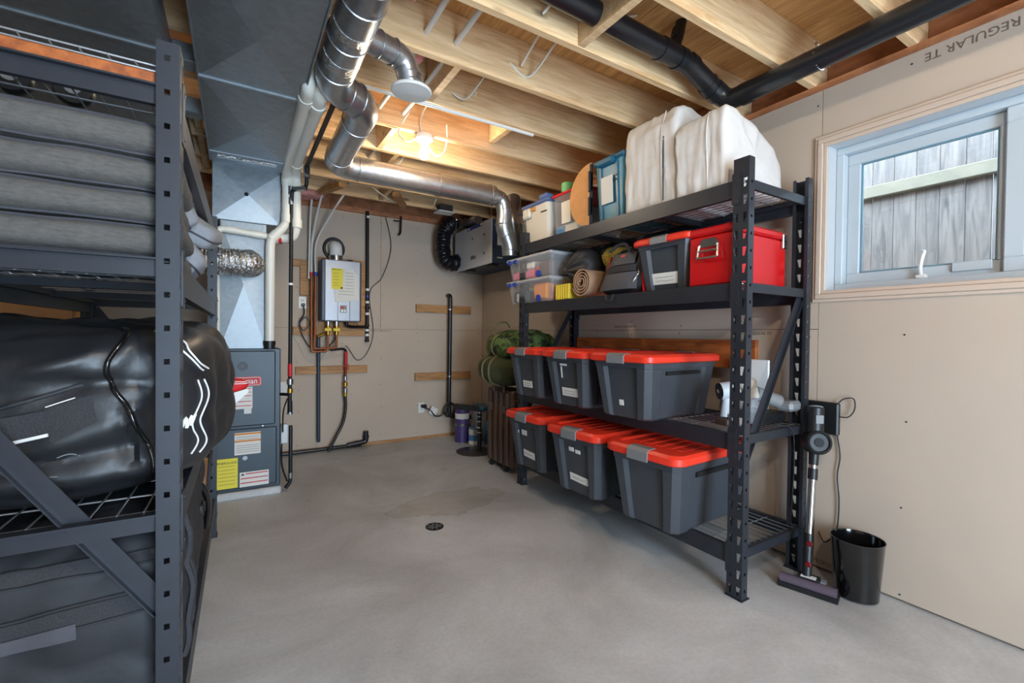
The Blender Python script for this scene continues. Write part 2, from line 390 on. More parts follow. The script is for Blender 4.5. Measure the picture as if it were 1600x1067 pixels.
def concrete():
    m = bpy.data.materials.new('concrete_slab'); m.use_nodes = True; nt = m.node_tree; b = nt.nodes['Principled BSDF']; N = nt.nodes.new; L = nt.links.new
    tc = N('ShaderNodeTexCoord')
    def nz(scale, det, rough=.6, dist=0):
        n = N('ShaderNodeTexNoise'); n.inputs['Scale'].default_value = scale; n.inputs['Detail'].default_value = det; n.inputs['Roughness'].default_value = rough; n.inputs['Distortion'].default_value = dist
        L(tc.outputs['Object'], n.inputs['Vector']); return n
    a = nz(1.3, 8, .62, .6); cr = N('ShaderNodeValToRGB'); e = cr.color_ramp.elements
    e[0].position = .3; e[0].color = (*lin((164,163,161)), 1); e[1].position = .68; e[1].color = (*lin((208,208,208)), 1); L(a.outputs[0], cr.inputs[0])
    f = nz(60, 3); cf = N('ShaderNodeValToRGB'); cf.color_ramp.elements[0].position = .3; cf.color_ramp.elements[0].color = (.82,.82,.82,1); cf.color_ramp.elements[1].position = .6; cf.color_ramp.elements[1].color = (1,1,1,1); L(f.outputs[0], cf.inputs[0])
    m1 = N('ShaderNodeMix'); m1.data_type = 'RGBA'; m1.blend_type = 'MULTIPLY'; m1.inputs[0].default_value = .6; L(cr.outputs[0], m1.inputs[6]); L(cf.outputs[0], m1.inputs[7])
    # dried water stain with a dark rim, between drain and shelving
    mp = N('ShaderNodeMapping'); mp.inputs['Location'].default_value = (-1.3/.46, -2.93/.22, 0); mp.inputs['Scale'].default_value = (1/.46, 1/.22, 1); L(tc.outputs['Object'], mp.inputs[0])
    d = nz(3.2, 4, .6); ad = N('ShaderNodeVectorMath'); ad.operation = 'ADD'
    sc = N('ShaderNodeVectorMath'); sc.operation = 'SCALE'; sc.inputs['Scale'].default_value = 1.1; L(d.outputs['Color'], sc.inputs[0]); 
    sb = N('ShaderNodeVectorMath'); sb.operation = 'SUBTRACT'; sb.inputs[1].default_value = (.55,.55,.55); L(sc.outputs[0], sb.inputs[0])
    L(mp.outputs[0], ad.inputs[0]); L(sb.outputs[0], ad.inputs[1])
    ms = N('ShaderNodeVectorMath'); ms.operation = 'MULTIPLY'; ms.inputs[1].default_value = (1,1,0); L(ad.outputs[0], ms.inputs[0])
    ln = N('ShaderNodeVectorMath'); ln.operation = 'LENGTH'; L(ms.outputs[0], ln.inputs[0])
    sr = N('ShaderNodeValToRGB'); el = sr.color_ramp.elements; el[0].position = 0; el[0].color = (.86,.82,.76,1); el[1].position = 1; el[1].color = (1,1,1,1)
    for p, c in ((.86,(.86,.82,.76,1)),(.93,(.7,.66,.6,1)),(.96,(1,1,1,1))):
        q = sr.color_ramp.elements.new(p); q.color = c
    L(ln.outputs['Value'], sr.inputs[0])
    m2 = N('ShaderNodeMix'); m2.data_type = 'RGBA'; m2.blend_type = 'MULTIPLY'; m2.inputs[0].default_value = .75; L(m1.outputs[2], m2.inputs[6]); L(sr.outputs[0], m2.inputs[7])
    # scattered scuffs
    v = N('ShaderNodeTexVoronoi'); v.inputs['Scale'].default_value = 1.7; L(tc.outputs['Object'], v.inputs['Vector'])
    k = N('ShaderNodeValToRGB'); k.color_ramp.elements[0].position = .02; k.color_ramp.elements[0].color = (.55,.53,.5,1); k.color_ramp.elements[1].position = .06; k.color_ramp.elements[1].color = (1,1,1,1); L(v.outputs['Distance'], k.inputs[0])
    m3 = N('ShaderNodeMix'); m3.data_type = 'RGBA'; m3.blend_type = 'MULTIPLY'; m3.inputs[0].default_value = .6; L(m2.outputs[2], m3.inputs[6]); L(k.outputs[0], m3.inputs[7])
    L(m3.outputs[2], b.inputs['Base Color'])
    mr = N('ShaderNodeMapRange'); mr.inputs[3].default_value = .38; mr.inputs[4].default_value = .62; L(a.outputs[0], mr.inputs[0]); L(mr.outputs[0], b.inputs['Roughness'])
    bp = N('ShaderNodeBump'); bp.inputs['Strength'].default_value = .12; bp.inputs['Distance'].default_value = .006; L(f.outputs[0], bp.inputs['Height']); L(bp.outputs[0], b.inputs['Normal'])
    return m
M['concrete'] = concrete()
# ================================================================ structure
WX, WY, TOP = 2.5485, 4.849, 2.44
JB = 2.47; JT = 2.705           # joist bottom / top
XL, YN = -2.0, -1.85
floor = tag(MB().box(XL-.2, WX+.25, YN-.2, WY+.25, -.1, 0).build('floor', M['concrete']), kind='structure')
# right wall: backing with the window opening, sheets of drywall on it
wr = MB()
wr.box(WX+.013, WX+.2, YN, WY+.2, 0, 1.399); wr.box(WX+.013, WX+.2, YN, WY+.2, 2.166, TOP)
wr.box(WX+.013, WX+.2, YN, -.086, 1.399, 2.166); wr.box(WX+.013, WX+.2, 1.146, WY+.2, 1.399, 2.166)
wall_r = tag(wr.build('wall_right', M['stud']), kind='structure')
def sheet(par, *boxes):
    m = MB()
    for b in boxes: m.box(*b)
    return m.build('drywall_sheet', M['drywall'], par)
x0, x1 = WX, WX+.012
sheet(wall_r, (x0,x1, 2.4115,WY-.002, .012,1.2235)); sheet(wall_r, (x0,x1, 1.1615,2.4085, .012,1.2235))
sheet(wall_r, (x0,x1, 1.1615,WY-.002, 1.2265,TOP))
sheet(wall_r, (x0,x1, YN,1.1585, .012,1.399), (x0,x1, YN,1.1585, 2.166,TOP), (x0,x1, YN,-.086, 1.399,2.166), (x0,x1, 1.146,1.1585, 1.399,2.166))
wall_b = tag(MB().box(XL, WX+.013, WY+.013, WY+.2, 0, TOP).build('wall_back', M['stud']), kind='structure')
y0, y1 = WY, WY+.012
for a, b in ((XL,.0985),(.1015,WX-.002)):
    sheet(wall_b, (a,b, y0,y1, .03,1.2235))
for a, b in ((XL,1.3185),(1.3215,WX-.002)):
    sheet(wall_b, (a,b, y0,y1, 1.2265,TOP-.02))
wall_l = tag(MB().box(XL-.1, XL, YN, WY+.2, 0, 2.73).build('wall_left', M['drywall']), kind='structure')
wn = MB(); wn.box(XL-.1, .15, YN-.12, YN, 0, 2.73); wn.box(1.35, WX+.2, YN-.12, YN, 0, 2.73); wn.box(.15, 1.35, YN-.12, YN, 2.06, 2.73)
wall_n = tag(wn.build('wall_near', M['drywall']), kind='structure')
# screw heads
def screws(par, pts, ax):
    m = MB()
    for p in pts:
        d = Vector((-.0015,0,0)) if ax == 'x' else Vector((0,-.0015,0))
        m.cyl(Vector(p), Vector(p)+d, .0042, n=6)
    tag(m.build('drywall_screw', M['ink'], par), kind='stuff')
rs = random.Random(3)
screws(wall_r, [(WX, y+rs.uniform(-.012,.012), z+rs.uniform(-.02,.02)) for y in (.0,.41,.8,1.19,1.6,2.0,2.43,2.83,3.24,3.64,4.05,4.45) for z in (.05,.42,.83,1.2,1.27,1.66,2.05,2.38)
               if not (-.2 < y < 1.25 and 1.25 < z < 2.25)], 'x')
screws(wall_b, [(x+rs.uniform(-.012,.012), WY, z+rs.uniform(-.02,.02)) for x in (.52,.93,1.33,1.73,2.14,2.5) for z in (.08,.4,.62,.9,1.08,1.19,1.25,1.33,1.6,1.85,2.1,2.35)], 'y')
text('sheet_print', 'PROROC REGULAR TE', .05, (WX-.0008, .26, 2.415), (0,1,0), (0,0,-1), M['ink_soft'], wall_r, depth=.0004)
text('sheet_print', 'PROROC REGULAR BOARD', .03, (WX-.0008, 1.16, .03), (0,-1,0), (0,0,1), M['ink_soft'], wall_r, depth=.0004, sx=.75)
text('sheet_print', 'PROROC REGULAR TE', .022, (WX-.0008, 1.62, 1.195), (0,-1,0), (0,0,1), M['ink_soft'], wall_r, depth=.0004)
text('sheet_print', 'PROROC REGULAR TE', .022, (WX-.0008, 2.62, 1.245), (0,-1,0), (0,0,1), M['ink_soft'], wall_r, depth=.0004)
text('sheet_print', 'PROROC REGULAR TE', .022, (1.215, WY-.0008, 1.2), (1,0,0), (0,0,1), M['ink_soft'], wall_b, depth=.0004)
# sole plate strip showing under the back wall, top plates
tag(MB().box(.3, WX-.01, WY-.006, WY+.02, 0, .028).build('baseboard_back', M['batten']), kind='structure')
tag(MB().box(WX-.012, WX+.2, YN, WY+.2, TOP, JB).build('trim_1', M['rim']), kind='structure')
tag(MB().box(XL, WX-.013, WY-.03, WY+.2, TOP-.02, JB).build('trim_2', M['rim']), kind='structure')
# ceiling: deck above, sheets of subfloor, joists, rim boards, blocking
ceiling = tag(MB().box(XL-.1, WX+.3, YN-.2, WY+.3, JT+.02, JT+.06).build('ceiling', M['rim']), kind='structure')
for i in range(4):
    for j in range(4):
        xa = XL+i*1.22; ya = YN+j*2.0
        MB().box(xa, min(xa+1.217, WX+.2), ya, min(ya+1.997, WY+.2), JT, JT+.018).build('subfloor_panel', M['ply'], ceiling)
JY = [.80+.4064*k for k in range(-6, 10)]
jm = MB().cbox(XL, WX+.1, -.019, .019, JB, JT, .003)
j0 = jm.build('joist', M['joist'], ceiling)
j0.location = (0, JY[0], 0)
for y in JY[1:]:
    c = j0.copy(); COL.objects.link(c); c.parent = ceiling; c.location = (rs.uniform(-.05,.05)*0, y, 0)
MB().box(WX+.1, WX+.2, YN, WY+.2, JB, JT).build('rim_board', M['rim'], ceiling)
MB().box(XL, WX+.1, WY+.02, WY+.2, JB, JT).build('rim_board', M['rim'], ceiling)
def block(x, k, w=.038, z0=JB+.003, mat='joist'):
    MB().cbox(x-w/2, x+w/2, JY[k]+.019, JY[k+1]-.019, z0, JT-.002, .002).build('blocking', M[mat], ceiling)
block(1.32, 7); block(.92, 9); block(1.53, 10, z0=JB+.05); block(.86, 11); block(1.0, 12)
block(1.2, 14); block(1.62, 13)
for k in (12, 13, 14): block(-.2, k)
# short bridging under the end bays by the back wall
for (xa, ya, xb, yb) in ((.78,4.1,.66,4.42),(1.25,4.1,1.42,4.42)):
    MB().bar((xa, ya, JB-.02), (xb, yb, JB-.02), .06, .038).build('bridging', M['batten'], ceiling)

# ---------------------------------------------------------------- window
win = tag(MB().box(WX, WX+.2, -.07, 1.13, 1.40, 1.42).box(WX, WX+.2, -.07, 1.13, 2.15, 2.165).box(WX, WX+.2, -.085, -.07, 1.40, 2.165).box(WX, WX+.2, 1.13, 1.145, 1.40, 2.165)
          .build('window_1', M['white_trim']), kind='structure')
def frame(x0, x1, ya, yb, za, zb, w, mat, name, par, b=.004):
    m = MB(); m.cbox(x0,x1,ya,yb,za,za+w,b); m.cbox(x0,x1,ya,yb,zb-w,zb,b); m.cbox(x0,x1,ya,ya+w,za+w*.98,zb-w*.98,b); m.cbox(x0,x1,yb-w,yb,za+w*.98,zb-w*.98,b)
    return m.build(name, mat, par)
cas = MB()
for o, d in ((0,.014),(.016,.022),(.04,.012)):
    w = (.016,.024,.018)[(0,.016,.04).index(o)]
    xa = WX-d; xb = WX+.001
    ya, yb, za, zb = -.127+o, 1.187-o, 1.362+o, 2.204-o
    cas.cbox(xa,xb,ya,yb,za,za+w,.003); cas.cbox(xa,xb,ya,yb,zb-w,zb,.003); cas.cbox(xa,xb,ya,ya+w,za+w,zb-w,.003); cas.cbox(xa,xb,yb-w,yb,za+w,zb-w,.003)
cas.build('casing', M['casing'], win)
frame(WX+.085, WX+.19, -.07, 1.13, 1.42, 2.15, .035, M['vinyl'], 'window_frame', win)
s1 = frame(WX+.13, WX+.165, .50, 1.095, 1.455, 2.115, .055, M['vinyl'], 'sash', win)
MB().box(WX+.145, WX+.149, .55, 1.045, 1.505, 2.065).build('pane', M['glass'], s1)
s2 = frame(WX+.093, WX+.126, -.035, .53, 1.455, 2.115, .06, M['vinyl'], 'sash', win)
MB().box(WX+.108, WX+.112, .02, .475, 1.51, 2.06).build('pane', M['glass'], s2)
frame(WX+.140, WX+.152, .548, 1.047, 1.503, 2.067, .014, mk('glazing_gasket', (104,140,156), .5), 'gasket', s1, .001)
hd = MB(); hd.cbox(WX+.10, WX+.128, .77, .81, 1.456, 1.475, .004); hd.tube(smoothpath([(WX+.112,.79,1.47),(WX+.10,.79,1.50),(WX+.098,.785,1.54),(WX+.10,.78,1.565),(WX+.096,.775,1.58)]), .008, 8)
hd.build('crank_handle', M['white'], win, smooth=40)
m = MB(); m.cbox(WX+.118, WX+.131, .565, .69, 1.475, 1.515, .003); m.build('sash_lift', M['vinyl'], win)
for z in (1.62, 1.95):
    MB().cbox(WX+.122, WX+.131, .523, .538, z-.035, z+.035, .003).build('latch', M['chrome'], s1)
# ---------------------------------------------------------------- outside the window
tag(MB().box(WX+.2, 9, -6, 8, 1.0, 1.3).build('ground_outside', M['soil']), kind='structure')
fence = thing('board_fence', 'weathered grey board fence with a mossy rail outside the window', 'fence', (4.25, .5, 1.3))
b0 = MB().cbox(0, .018, -.0655, .0655, 0, 1.36, .004).build('fence_board', M['fence'], fence, local=True)
yb = -3.0; first = True
while yb < 4.2:
    o = b0 if first else b0.copy()
    if not first: COL.objects.link(o); o.parent = fence
    first = False
    o.location = (rs.uniform(-.004,.004), yb-.5, rs.uniform(-.02,.01)); yb += .131+rs.choice((.0,.001,.003))
MB().cbox(4.19, 4.246, -3.1, 4.3, 2.27, 2.36, .005).build('rail', M['moss'], fence)
MB().cbox(4.19, 4.246, -3.1, 4.3, 1.42, 1.51, .005).build('rail', M['moss'], fence)

# ---------------------------------------------------------------- lamps
def bulb_lamp(x, y, label, bm='bulb'):
    t = thing('bulb_lamp', label, 'lamp', (x, y, JB))
    MB().lathe([(.052,0),(.058,-.012),(.058,-.03),(.045,-.04),(.03,-.048),(.026,-.062)], (x,y,JB-.001), 24).build('lampholder', M['white'], t, smooth=40)
    MB().lathe([(.013,-.06),(.014,-.075),(.02,-.092),(.029,-.112),(.031,-.126),(.026,-.144),(.014,-.155),(.0001,-.158)], (x,y,JB), 20).build('bulb', M[bm], t, smooth=60)
    return t
lamp = bulb_lamp(1.045, JY[11], 'bare bulb in a white porcelain holder under the joist')
bulb_lamp(.6, JY[3], 'added fill bulb, out of view, under a joist at the near end of the room', 'fill_bulb')  # unseen lamp, added to brighten the near end
cab = [[(.985,JY[11],2.43),(.93,JY[11]-.01,2.40),(.88,JY[11],2.44),(.9,JY[11]-.02,2.52),(.95,JY[11]-.03,2.60)],
       [(1.06,JY[11],2.43),(1.12,JY[11]+.01,2.36),(1.18,JY[11],2.38),(1.2,JY[11]-.01,2.46),(1.19,JY[11]-.03,2.56)],
       [(1.02,JY[11]-.02,2.47),(1.0,JY[11]-.06,2.53),(1.02,JY[11]-.14,2.60),(1.12,JY[11]-.22,2.57),(1.2,JY[11]-.3,2.52),(1.21,JY[10]+.02,2.56),(1.2,JY[10]-.03,2.6)]]
for c in cab: MB().tube(smoothpath(c), .0055, 6).build('cable', M['romex'], lamp, smooth=60)
# ================================================================ ducts, furnace, heater, pipes
def crossbreak(pts, ridge, name, mat, par):
    """sheet with X creases: four triangles meeting in a raised centre"""
    c = sum((Vector(p) for p in pts), Vector())/4 + Vector(ridge)
    return MB().add([*pts, c], [(0,1,4),(1,2,4),(2,3,4),(3,0,4)]).build(name, mat, par, fix=False)
trunk = thing('supply_trunk_duct', 'wide galvanized sheet metal trunk duct running overhead to the furnace', 'duct', (.068, 1.0, 2.31))
MB().box(-.14, .275, YN+.05, 3.6, 2.312, 2.468).build('duct_body', M['galv'], trunk)
ys = [YN+.05, -.75, .40, 1.55, 2.45, 3.42]
for a, b in zip(ys, ys[1:]):
    crossbreak([(-.14,a,2.3115),(.275,a,2.3115),(.275,b,2.3115),(-.14,b,2.3115)], (0,0,-.028), 'cross_broken_panel', M['galv'], trunk)
    MB().cbox(-.146,.281,b-.012,b+.012,2.302,2.33,.003).build('drive_cleat', M['galv'], trunk)
for x in (-.143,.278): MB().box(x-.003,x+.003,YN+.05,3.6,2.304,2.33).build('seam', M['galv'], trunk)
MB().lathe([(.018,0),(.018,-.003),(.0001,-.003)], (.10,1.86,2.3035), 14).build('test_plug', M['black_plastic'], trunk)
ret = thing('return_trunk_duct', 'galvanized return air duct above the left shelving, beside the trunk', 'duct', (-.7, 1.0, 2.3))
MB().box(-1.0, -.245, .2, 3.9, 2.302, 2.468).build('duct_body', M['galv'], ret)
for a, b in ((.2,1.2),(1.2,2.3),(2.3,3.4)):
    crossbreak([(-1.0,a,2.3015),(-.245,a,2.3015),(-.245,b,2.3015),(-1.0,b,2.3015)], (0,0,-.03), 'cross_broken_panel', M['galv'], ret)
    MB().cbox(-1.0,-.24,b-.012,b+.012,2.294,2.32,.003).build('drive_cleat', M['galv'], ret)
for y in (1.95, 2.5, 3.05):
    p = tag(MB().cbox(-.24, -.145, y-.05, y+.05, 2.36, 2.44, .004).build('branch_duct', M['galv']), 'small galvanized branch duct bridging the two trunks at joist bay '+{1.95:'nearest the shelf post',2.5:'in the middle',3.05:'farthest back'}[y], 'duct')

# furnace with plenum
fur = thing('furnace', 'dark blue-grey gas furnace with warning labels behind the left shelving', 'furnace', (.075, 3.95, 0))
MB().cbox(-.14, .29, 3.68, 4.40, 0, .055, .01).build('plinth', M['concrete'], fur)
MB().cbox(-.13, .285, 3.71, 4.38, .055, 1.06, .006).build('cabinet', M['furnace'], fur)
MB().cbox(-.118, .252, 3.698, 3.712, .51, 1.045, .008).build('upper_door', M['furnace'], fur)
MB().cbox(-.118, .262, 3.700, 3.712, .075, .495, .008).build('lower_door', M['furnace'], fur)
MB().lathe([(.03,0),(.028,-.006),(.018,-.006),(.016,-.002),(.0001,-.002)], (.045,3.698,.935), 18, 'y').build('sight_port', M['black_plastic'], fur, smooth=40)
MB().lathe([(.016,0),(.015,-.004),(.009,-.004),(.008,-.001),(.0001,-.001)], (.062,3.70,.285), 16, 'y').build('knockout', M['steel'], fur, smooth=40)
for x in (-.06,.17): MB().lathe([(.007,0),(.007,-.006),(.0001,-.007)], (x,3.705,.502), 8, 'y').build('screw', M['steel'], fur)
Y = 3.697
def plate(par, x0, x1, z0, z1, y, mat, name, t=.002, slant=0):
    return MB().prism([(x0,z0),(x1,z0+slant),(x1,z1+slant),(x0,z1)], 'y', y-t, y).build(name, M[mat], par)
lg = MB().prism(rrect(-.07,.162,.795,.862,.014), 'y', Y-.003, Y).build('logo_plate', M['redprint'], fur)
MB().tube([Vector((a, Y-.0035, b)) for a, b in rrect(-.064,.156,.801,.856,.012)], .0022, 5, closed=True).build('logo_border', M['white'], lg)
text('logo_text', 'Goodman', .056, (-.058, Y-.0036, .812), (1,0,0), (0,0,1), M['white'], lg, sx=.86)
a = plate(fur, -.008,.106,.635,.79, Y, 'paper', 'label')
for z in (.655,.685,.725,.75,.775): plate(a, -.003,.1,z,z+.005, Y-.002, 'redprint', 'print_line', .0006)
plate(fur, .055,.1,.60,.636, Y, 'paper', 'label')
a = plate(fur, -.002,.158,.312,.468, Y, 'paper', 'label')
for z in (.452,.402): plate(a, -.002,.158,z,z+.012, Y-.002, 'orangeprint', 'print_line', .0006)
for z in (.33,.345,.36,.375,.42,.435): plate(a, .008,.15,z,z+.003, Y-.002, 'ink_soft', 'print_line', .0005)
a = plate(fur, -.117,.018,.085,.295, Y, 'yellow_label', 'energy_label')
text('label_text', 'ENERGUIDE', .022, (-.105, Y-.0026, .258), (1,0,0), (0,0,1), M['ink'], a)
for z in (.24,.215,.19,.165,.14,.115): plate(a, -.1,.0 if z != .165 else .012,z,z+.0025, Y-.002, 'ink_soft', 'print_line', .0005)
a = plate(fur, .03,.21,.082,.186, Y, 'paper', 'label')
for z in (.17,.138,.106): plate(a, .065 if z == .17 else .035,.204,z,z+.007, Y-.002, 'redprint', 'print_line', .0006)
MB().prism([(.036,.164),(.06,.164),(.048,.18)], 'y', Y-.003, Y-.002).build('warning_mark', M['ink'], a)
# coil case, plenum and its transition
MB().cbox(-.09, .19, 3.73, 4.36, 1.06, 1.96, .004).build('coil_case', M['galv'], fur)
crossbreak([(-.09,3.729,1.06),(.19,3.729,1.06),(.19,3.729,1.955),(-.09,3.729,1.955)], (0,-.022,0), 'cross_broken_panel', M['galv'], fur)
MB().cbox(-.135, .283, 3.715, 4.40, 1.95, 2.34, .004).build('plenum', M['galv'], fur)
crossbreak([(-.135,3.714,1.955),(.283,3.714,1.955),(.283,3.714,2.33),(-.135,3.714,2.33)], (0,-.022,0), 'cross_broken_panel', M['galv'], fur)
MB().lathe([(.014,0),(.014,-.003),(.0001,-.003)], (.065,3.695,2.142), 14, 'y').build('test_plug', M['dark'], fur)
MB().loft([[(-.14,3.40,2.46),(.278,3.40,2.46),(.278,3.40,2.312),(-.14,3.40,2.312)],[(-.137,3.714,2.46),(.285,3.714,2.46),(.285,3.714,2.335),(-.137,3.714,2.335)]]).build('transition', M['galv'], fur)
MB().box(-.10,.235,3.46,3.50,2.298,2.322).build('foil_tape', M['foil'], fur)
# flexible foil duct into the coil case
def ribbed(path, r, amp, pitch, n=20, seed=1, crumple=0):
    P = [Vector(p) for p in path]; L = [0]
    for a, b in zip(P, P[1:]): L.append(L[-1]+(b-a).length)
    N_ = int(L[-1]/pitch*4); Q = []; R = []
    k = 0
    for i in range(N_+1):
        s = L[-1]*i/N_
        while k < len(L)-2 and L[k+1] < s: k += 1
        t = (s-L[k])/max(1e-6, L[k+1]-L[k]); Q.append(P[k].lerp(P[k+1], t)); R.append(r+amp*math.cos(2*PI*i/4)+crumple*noise.noise(Q[-1]*31+Vector((seed,0,0))))
    m = MB().tube(Q, R, n)
    if crumple:
        m.v = [v+Vector((noise.noise(v*65), noise.noise(v*65+Vector((9,0,0))), noise.noise(v*65+Vector((0,9,0)))))*crumple for v in m.v]
    return m
fl = thing('foil_flex_duct', 'crinkled silver foil flexible duct joining the furnace coil case', 'duct', (-.1, 3.55, 1.64))
ribbed(smoothpath([(.09,3.72,1.655),(.09,3.66,1.652),(.06,3.60,1.648),(-.02,3.575,1.645),(-.2,3.56,1.64),(-.45,3.58,1.63),(-.62,3.7,1.62)]), .086, .003, .018, 30, 4, .009).build('foil_sleeve', M['foil'], fl, smooth=30)
MB().tube([(.09+.085*math.cos(a), 3.712, 1.655+.085*math.sin(a)) for a in [2*PI*k/20 for k in range(20)]], .006, 6, closed=True).build('collar', M['galv'], fl, smooth=60)
# vent and drain pipes of white plastic
def pipe(name, label, cat, pts, r, mat, fil=.05, rings=(), ringmat=None, n=16, ringr=1.16, ringl=.03):
    t = thing(name, label, cat, tuple(pts[-1]))
    MB().tube(fillet(pts, fil), r, n).build('pipe', M[mat], t, smooth=50)
    for p, d in rings:
        p = Vector(p); d = Vector(d).normalized(); MB().cyl(p-d*ringl, p+d*ringl, r*ringr, n=n).build('coupling', M[ringmat or mat], t, smooth=50)
    return t
v1 = pipe('vent_pipe', 'white plastic vent pipe dropping to the furnace top with an offset elbow', 'pipe',
     [(.287,2.27,2.47),(.287,2.28,2.305),(.30,3.55,2.33),(.315,3.66,2.30),(.315,3.66,1.96),(.212,3.67,1.84),(.212,3.70,1.10)], .031, 'pvc', .05,
     [((.315,3.66,2.27),(0,0,1)),((.315,3.66,2.0),(0,0,1)),((.235,3.67,1.865),(.105,0,.12)),((.288,2.42,2.308),(0,1,0))])
MB().cyl((.212,3.70,1.06),(.212,3.70,1.10),.036).cyl((.212,3.70,1.085),(.212,3.70,1.115),.04).build('rubber_boot', M['black_plastic'], v1, smooth=50)
pipe('vent_pipe', 'larger white plastic pipe beside the trunk duct, turning back behind the furnace', 'pipe',
     [(.345,2.30,2.47),(.345,2.31,2.305),(.36,3.52,2.35),(.375,3.66,2.32),(.378,3.66,1.95),(.36,3.70,1.87),(.24,3.72,1.86)], .035, 'pvc', .06,
     [((.377,3.66,2.24),(0,0,1)),((.378,3.66,1.97),(0,0,1)),((.36,3.5,2.348),(0,1,0)),((.346,2.45,2.308),(0,1,0))])
MB().cyl((.272,3.70,1.845),(.29,3.695,1.845),.024).build('red_end_cap', M['redtape'], v1, smooth=50)
pipe('condensate_pipe', 'thin white drain pipe crossing in front of the coil case', 'pipe',
     [(-.11,3.69,1.05),(-.11,3.69,1.885),(.2,3.69,1.862)], .022, 'pvc', .05, [((-.02,3.69,1.88),(1,0,-.06)),((.13,3.69,1.868),(1,0,-.06))])
# black gas line down to the furnace
g = thing('gas_pipe', 'black iron gas pipe with red tape and valve beside the furnace', 'pipe', (.345,3.64,.7))
MB().tube(fillet([(.42,2.1,2.33),(.432,3.5,2.36),(.432,3.55,2.22),(.347,3.62,2.2),(.345,3.64,2.1),(.34,3.64,.66)], .02, 3), .0135, 12).build('pipe', M['iron'], g, smooth=50)
for z0, z1, r, mt in ((2.17,2.23,.022,'steel'),(2.10,2.15,.019,'steel'),(1.52,1.535,.018,'white'),(.86,.95,.016,'redtape'),(.80,.84,.022,'steel'),(.74,.77,.019,'brass'),(.60,.68,.017,'iron'),(.585,.60,.02,'steel')):
    MB().cyl((.341,3.64,z0),(.341,3.64,z1),r,n=12).build('fitting', M[mt], g, smooth=50)
MB().cyl((.432,3.53,2.28),(.432,3.53,2.36),.022,n=12).cyl((.432,3.55,2.21),(.36,3.61,2.21),.017,n=12).build('fitting', M['steel'], g, smooth=50)
MB().cyl((.285,3.70,.725),(.341,3.645,.725),.012,n=10).build('branch', M['iron'], g, smooth=50)
MB().tube(smoothpath([(.325,3.64,.70),(.30,3.66,.6),(.298,3.67,.45)]), .005, 6).build('wire', M['iron'], g)
plate(None, .36,.43,.56,.70, WY-.001, 'paper', 'wall_notice'); tag(bpy.data.objects['wall_notice'], 'white notice sheet on the wall beside the furnace', 'notice')
sw = thing('condensate_pump', 'grey junction box with black drain pipe on the furnace side', 'pump', (.32,3.68,.3))
MB().cbox(.288,.335,3.70,3.76,.36,.50,.005).build('box', M['hrv'], sw)
MB().tube(fillet([(.352,3.70,.49),(.352,3.70,.07),(.32,3.70,.03)], .03), .014, 10).build('drain_pipe', M['abs'], sw, smooth=50)
MB().cyl((.352,3.70,.10),(.352,3.70,.14),.016).build('clamp', M['steel'], sw, smooth=50)
MB().tube(smoothpath([(.292,3.70,.36),(.295,3.70,.2),(.33,3.69,.08)]), .007, 6).build('tube', M['iron'], sw, smooth=60)

# round ducts
def round_duct(name, label, pts, r, seams, mat='galv_bright', fil=.12, gores=True):
    t = thing(name, label, 'duct', tuple(pts[0]))
    path = fillet(pts, fil, 5)
    MB().tube(path, r, 28).build('duct_pipe', M[mat], t, smooth=40)
    for p, d in seams:
        p = Vector(p); d = Vector(d).normalized(); u = d.orthogonal().normalized(); w = d.cross(u)
        MB().tube([p+(u*math.cos(a)+w*math.sin(a))*(r+.0015) for a in [2*PI*k/28 for k in range(28)]], .0035, 5, closed=True).build('bead', M[mat], t, smooth=60)
    return t
rd = round_duct('round_duct', 'shiny round metal duct running overhead beside the trunk and across toward the air exchanger',
    [(.375,-1.5,2.34),(.378,2.27,2.34),(.562,2.36,2.325),(.565,3.235,2.31),(1.78,3.22,2.30)], .079,
    [((.376,y,2.34),(0,1,0)) for y in (1.5,1.62,1.86,2.1)]+[((.45,2.305,2.335),(.18,.09,0)),((.51,2.335,2.33),(.18,.09,0)),((.563,2.55,2.322),(0,1,0)),((.565,3.05,2.313),(0,1,0)),((.72,3.233,2.308),(1,0,0)),((1.3,3.226,2.304),(1,0,0)),((1.74,3.22,2.30),(1,0,0))])
for k, (y, w) in enumerate(((1.78,.05),(2.0,.07),(1.95,.012))):
    if k < 2: MB().tube([(.377,y-w/2,2.34),(.377,y+w/2,2.34)], .0803, 28).build('foil_tape', M['foil'], rd, smooth=40)
MB().box(.285,.30,1.66,1.70,2.36,2.42).box(.285,.31,1.655,1.705,2.352,2.362).build('hanger_clip', M['chrome'], rd)
MB().tube(smoothpath([(.46,1.2,2.36),(.46,1.8,2.37),(.465,2.2,2.36),(.445,2.6,2.40)]), .005, 6).build('control_wire', M['redtape'], rd)
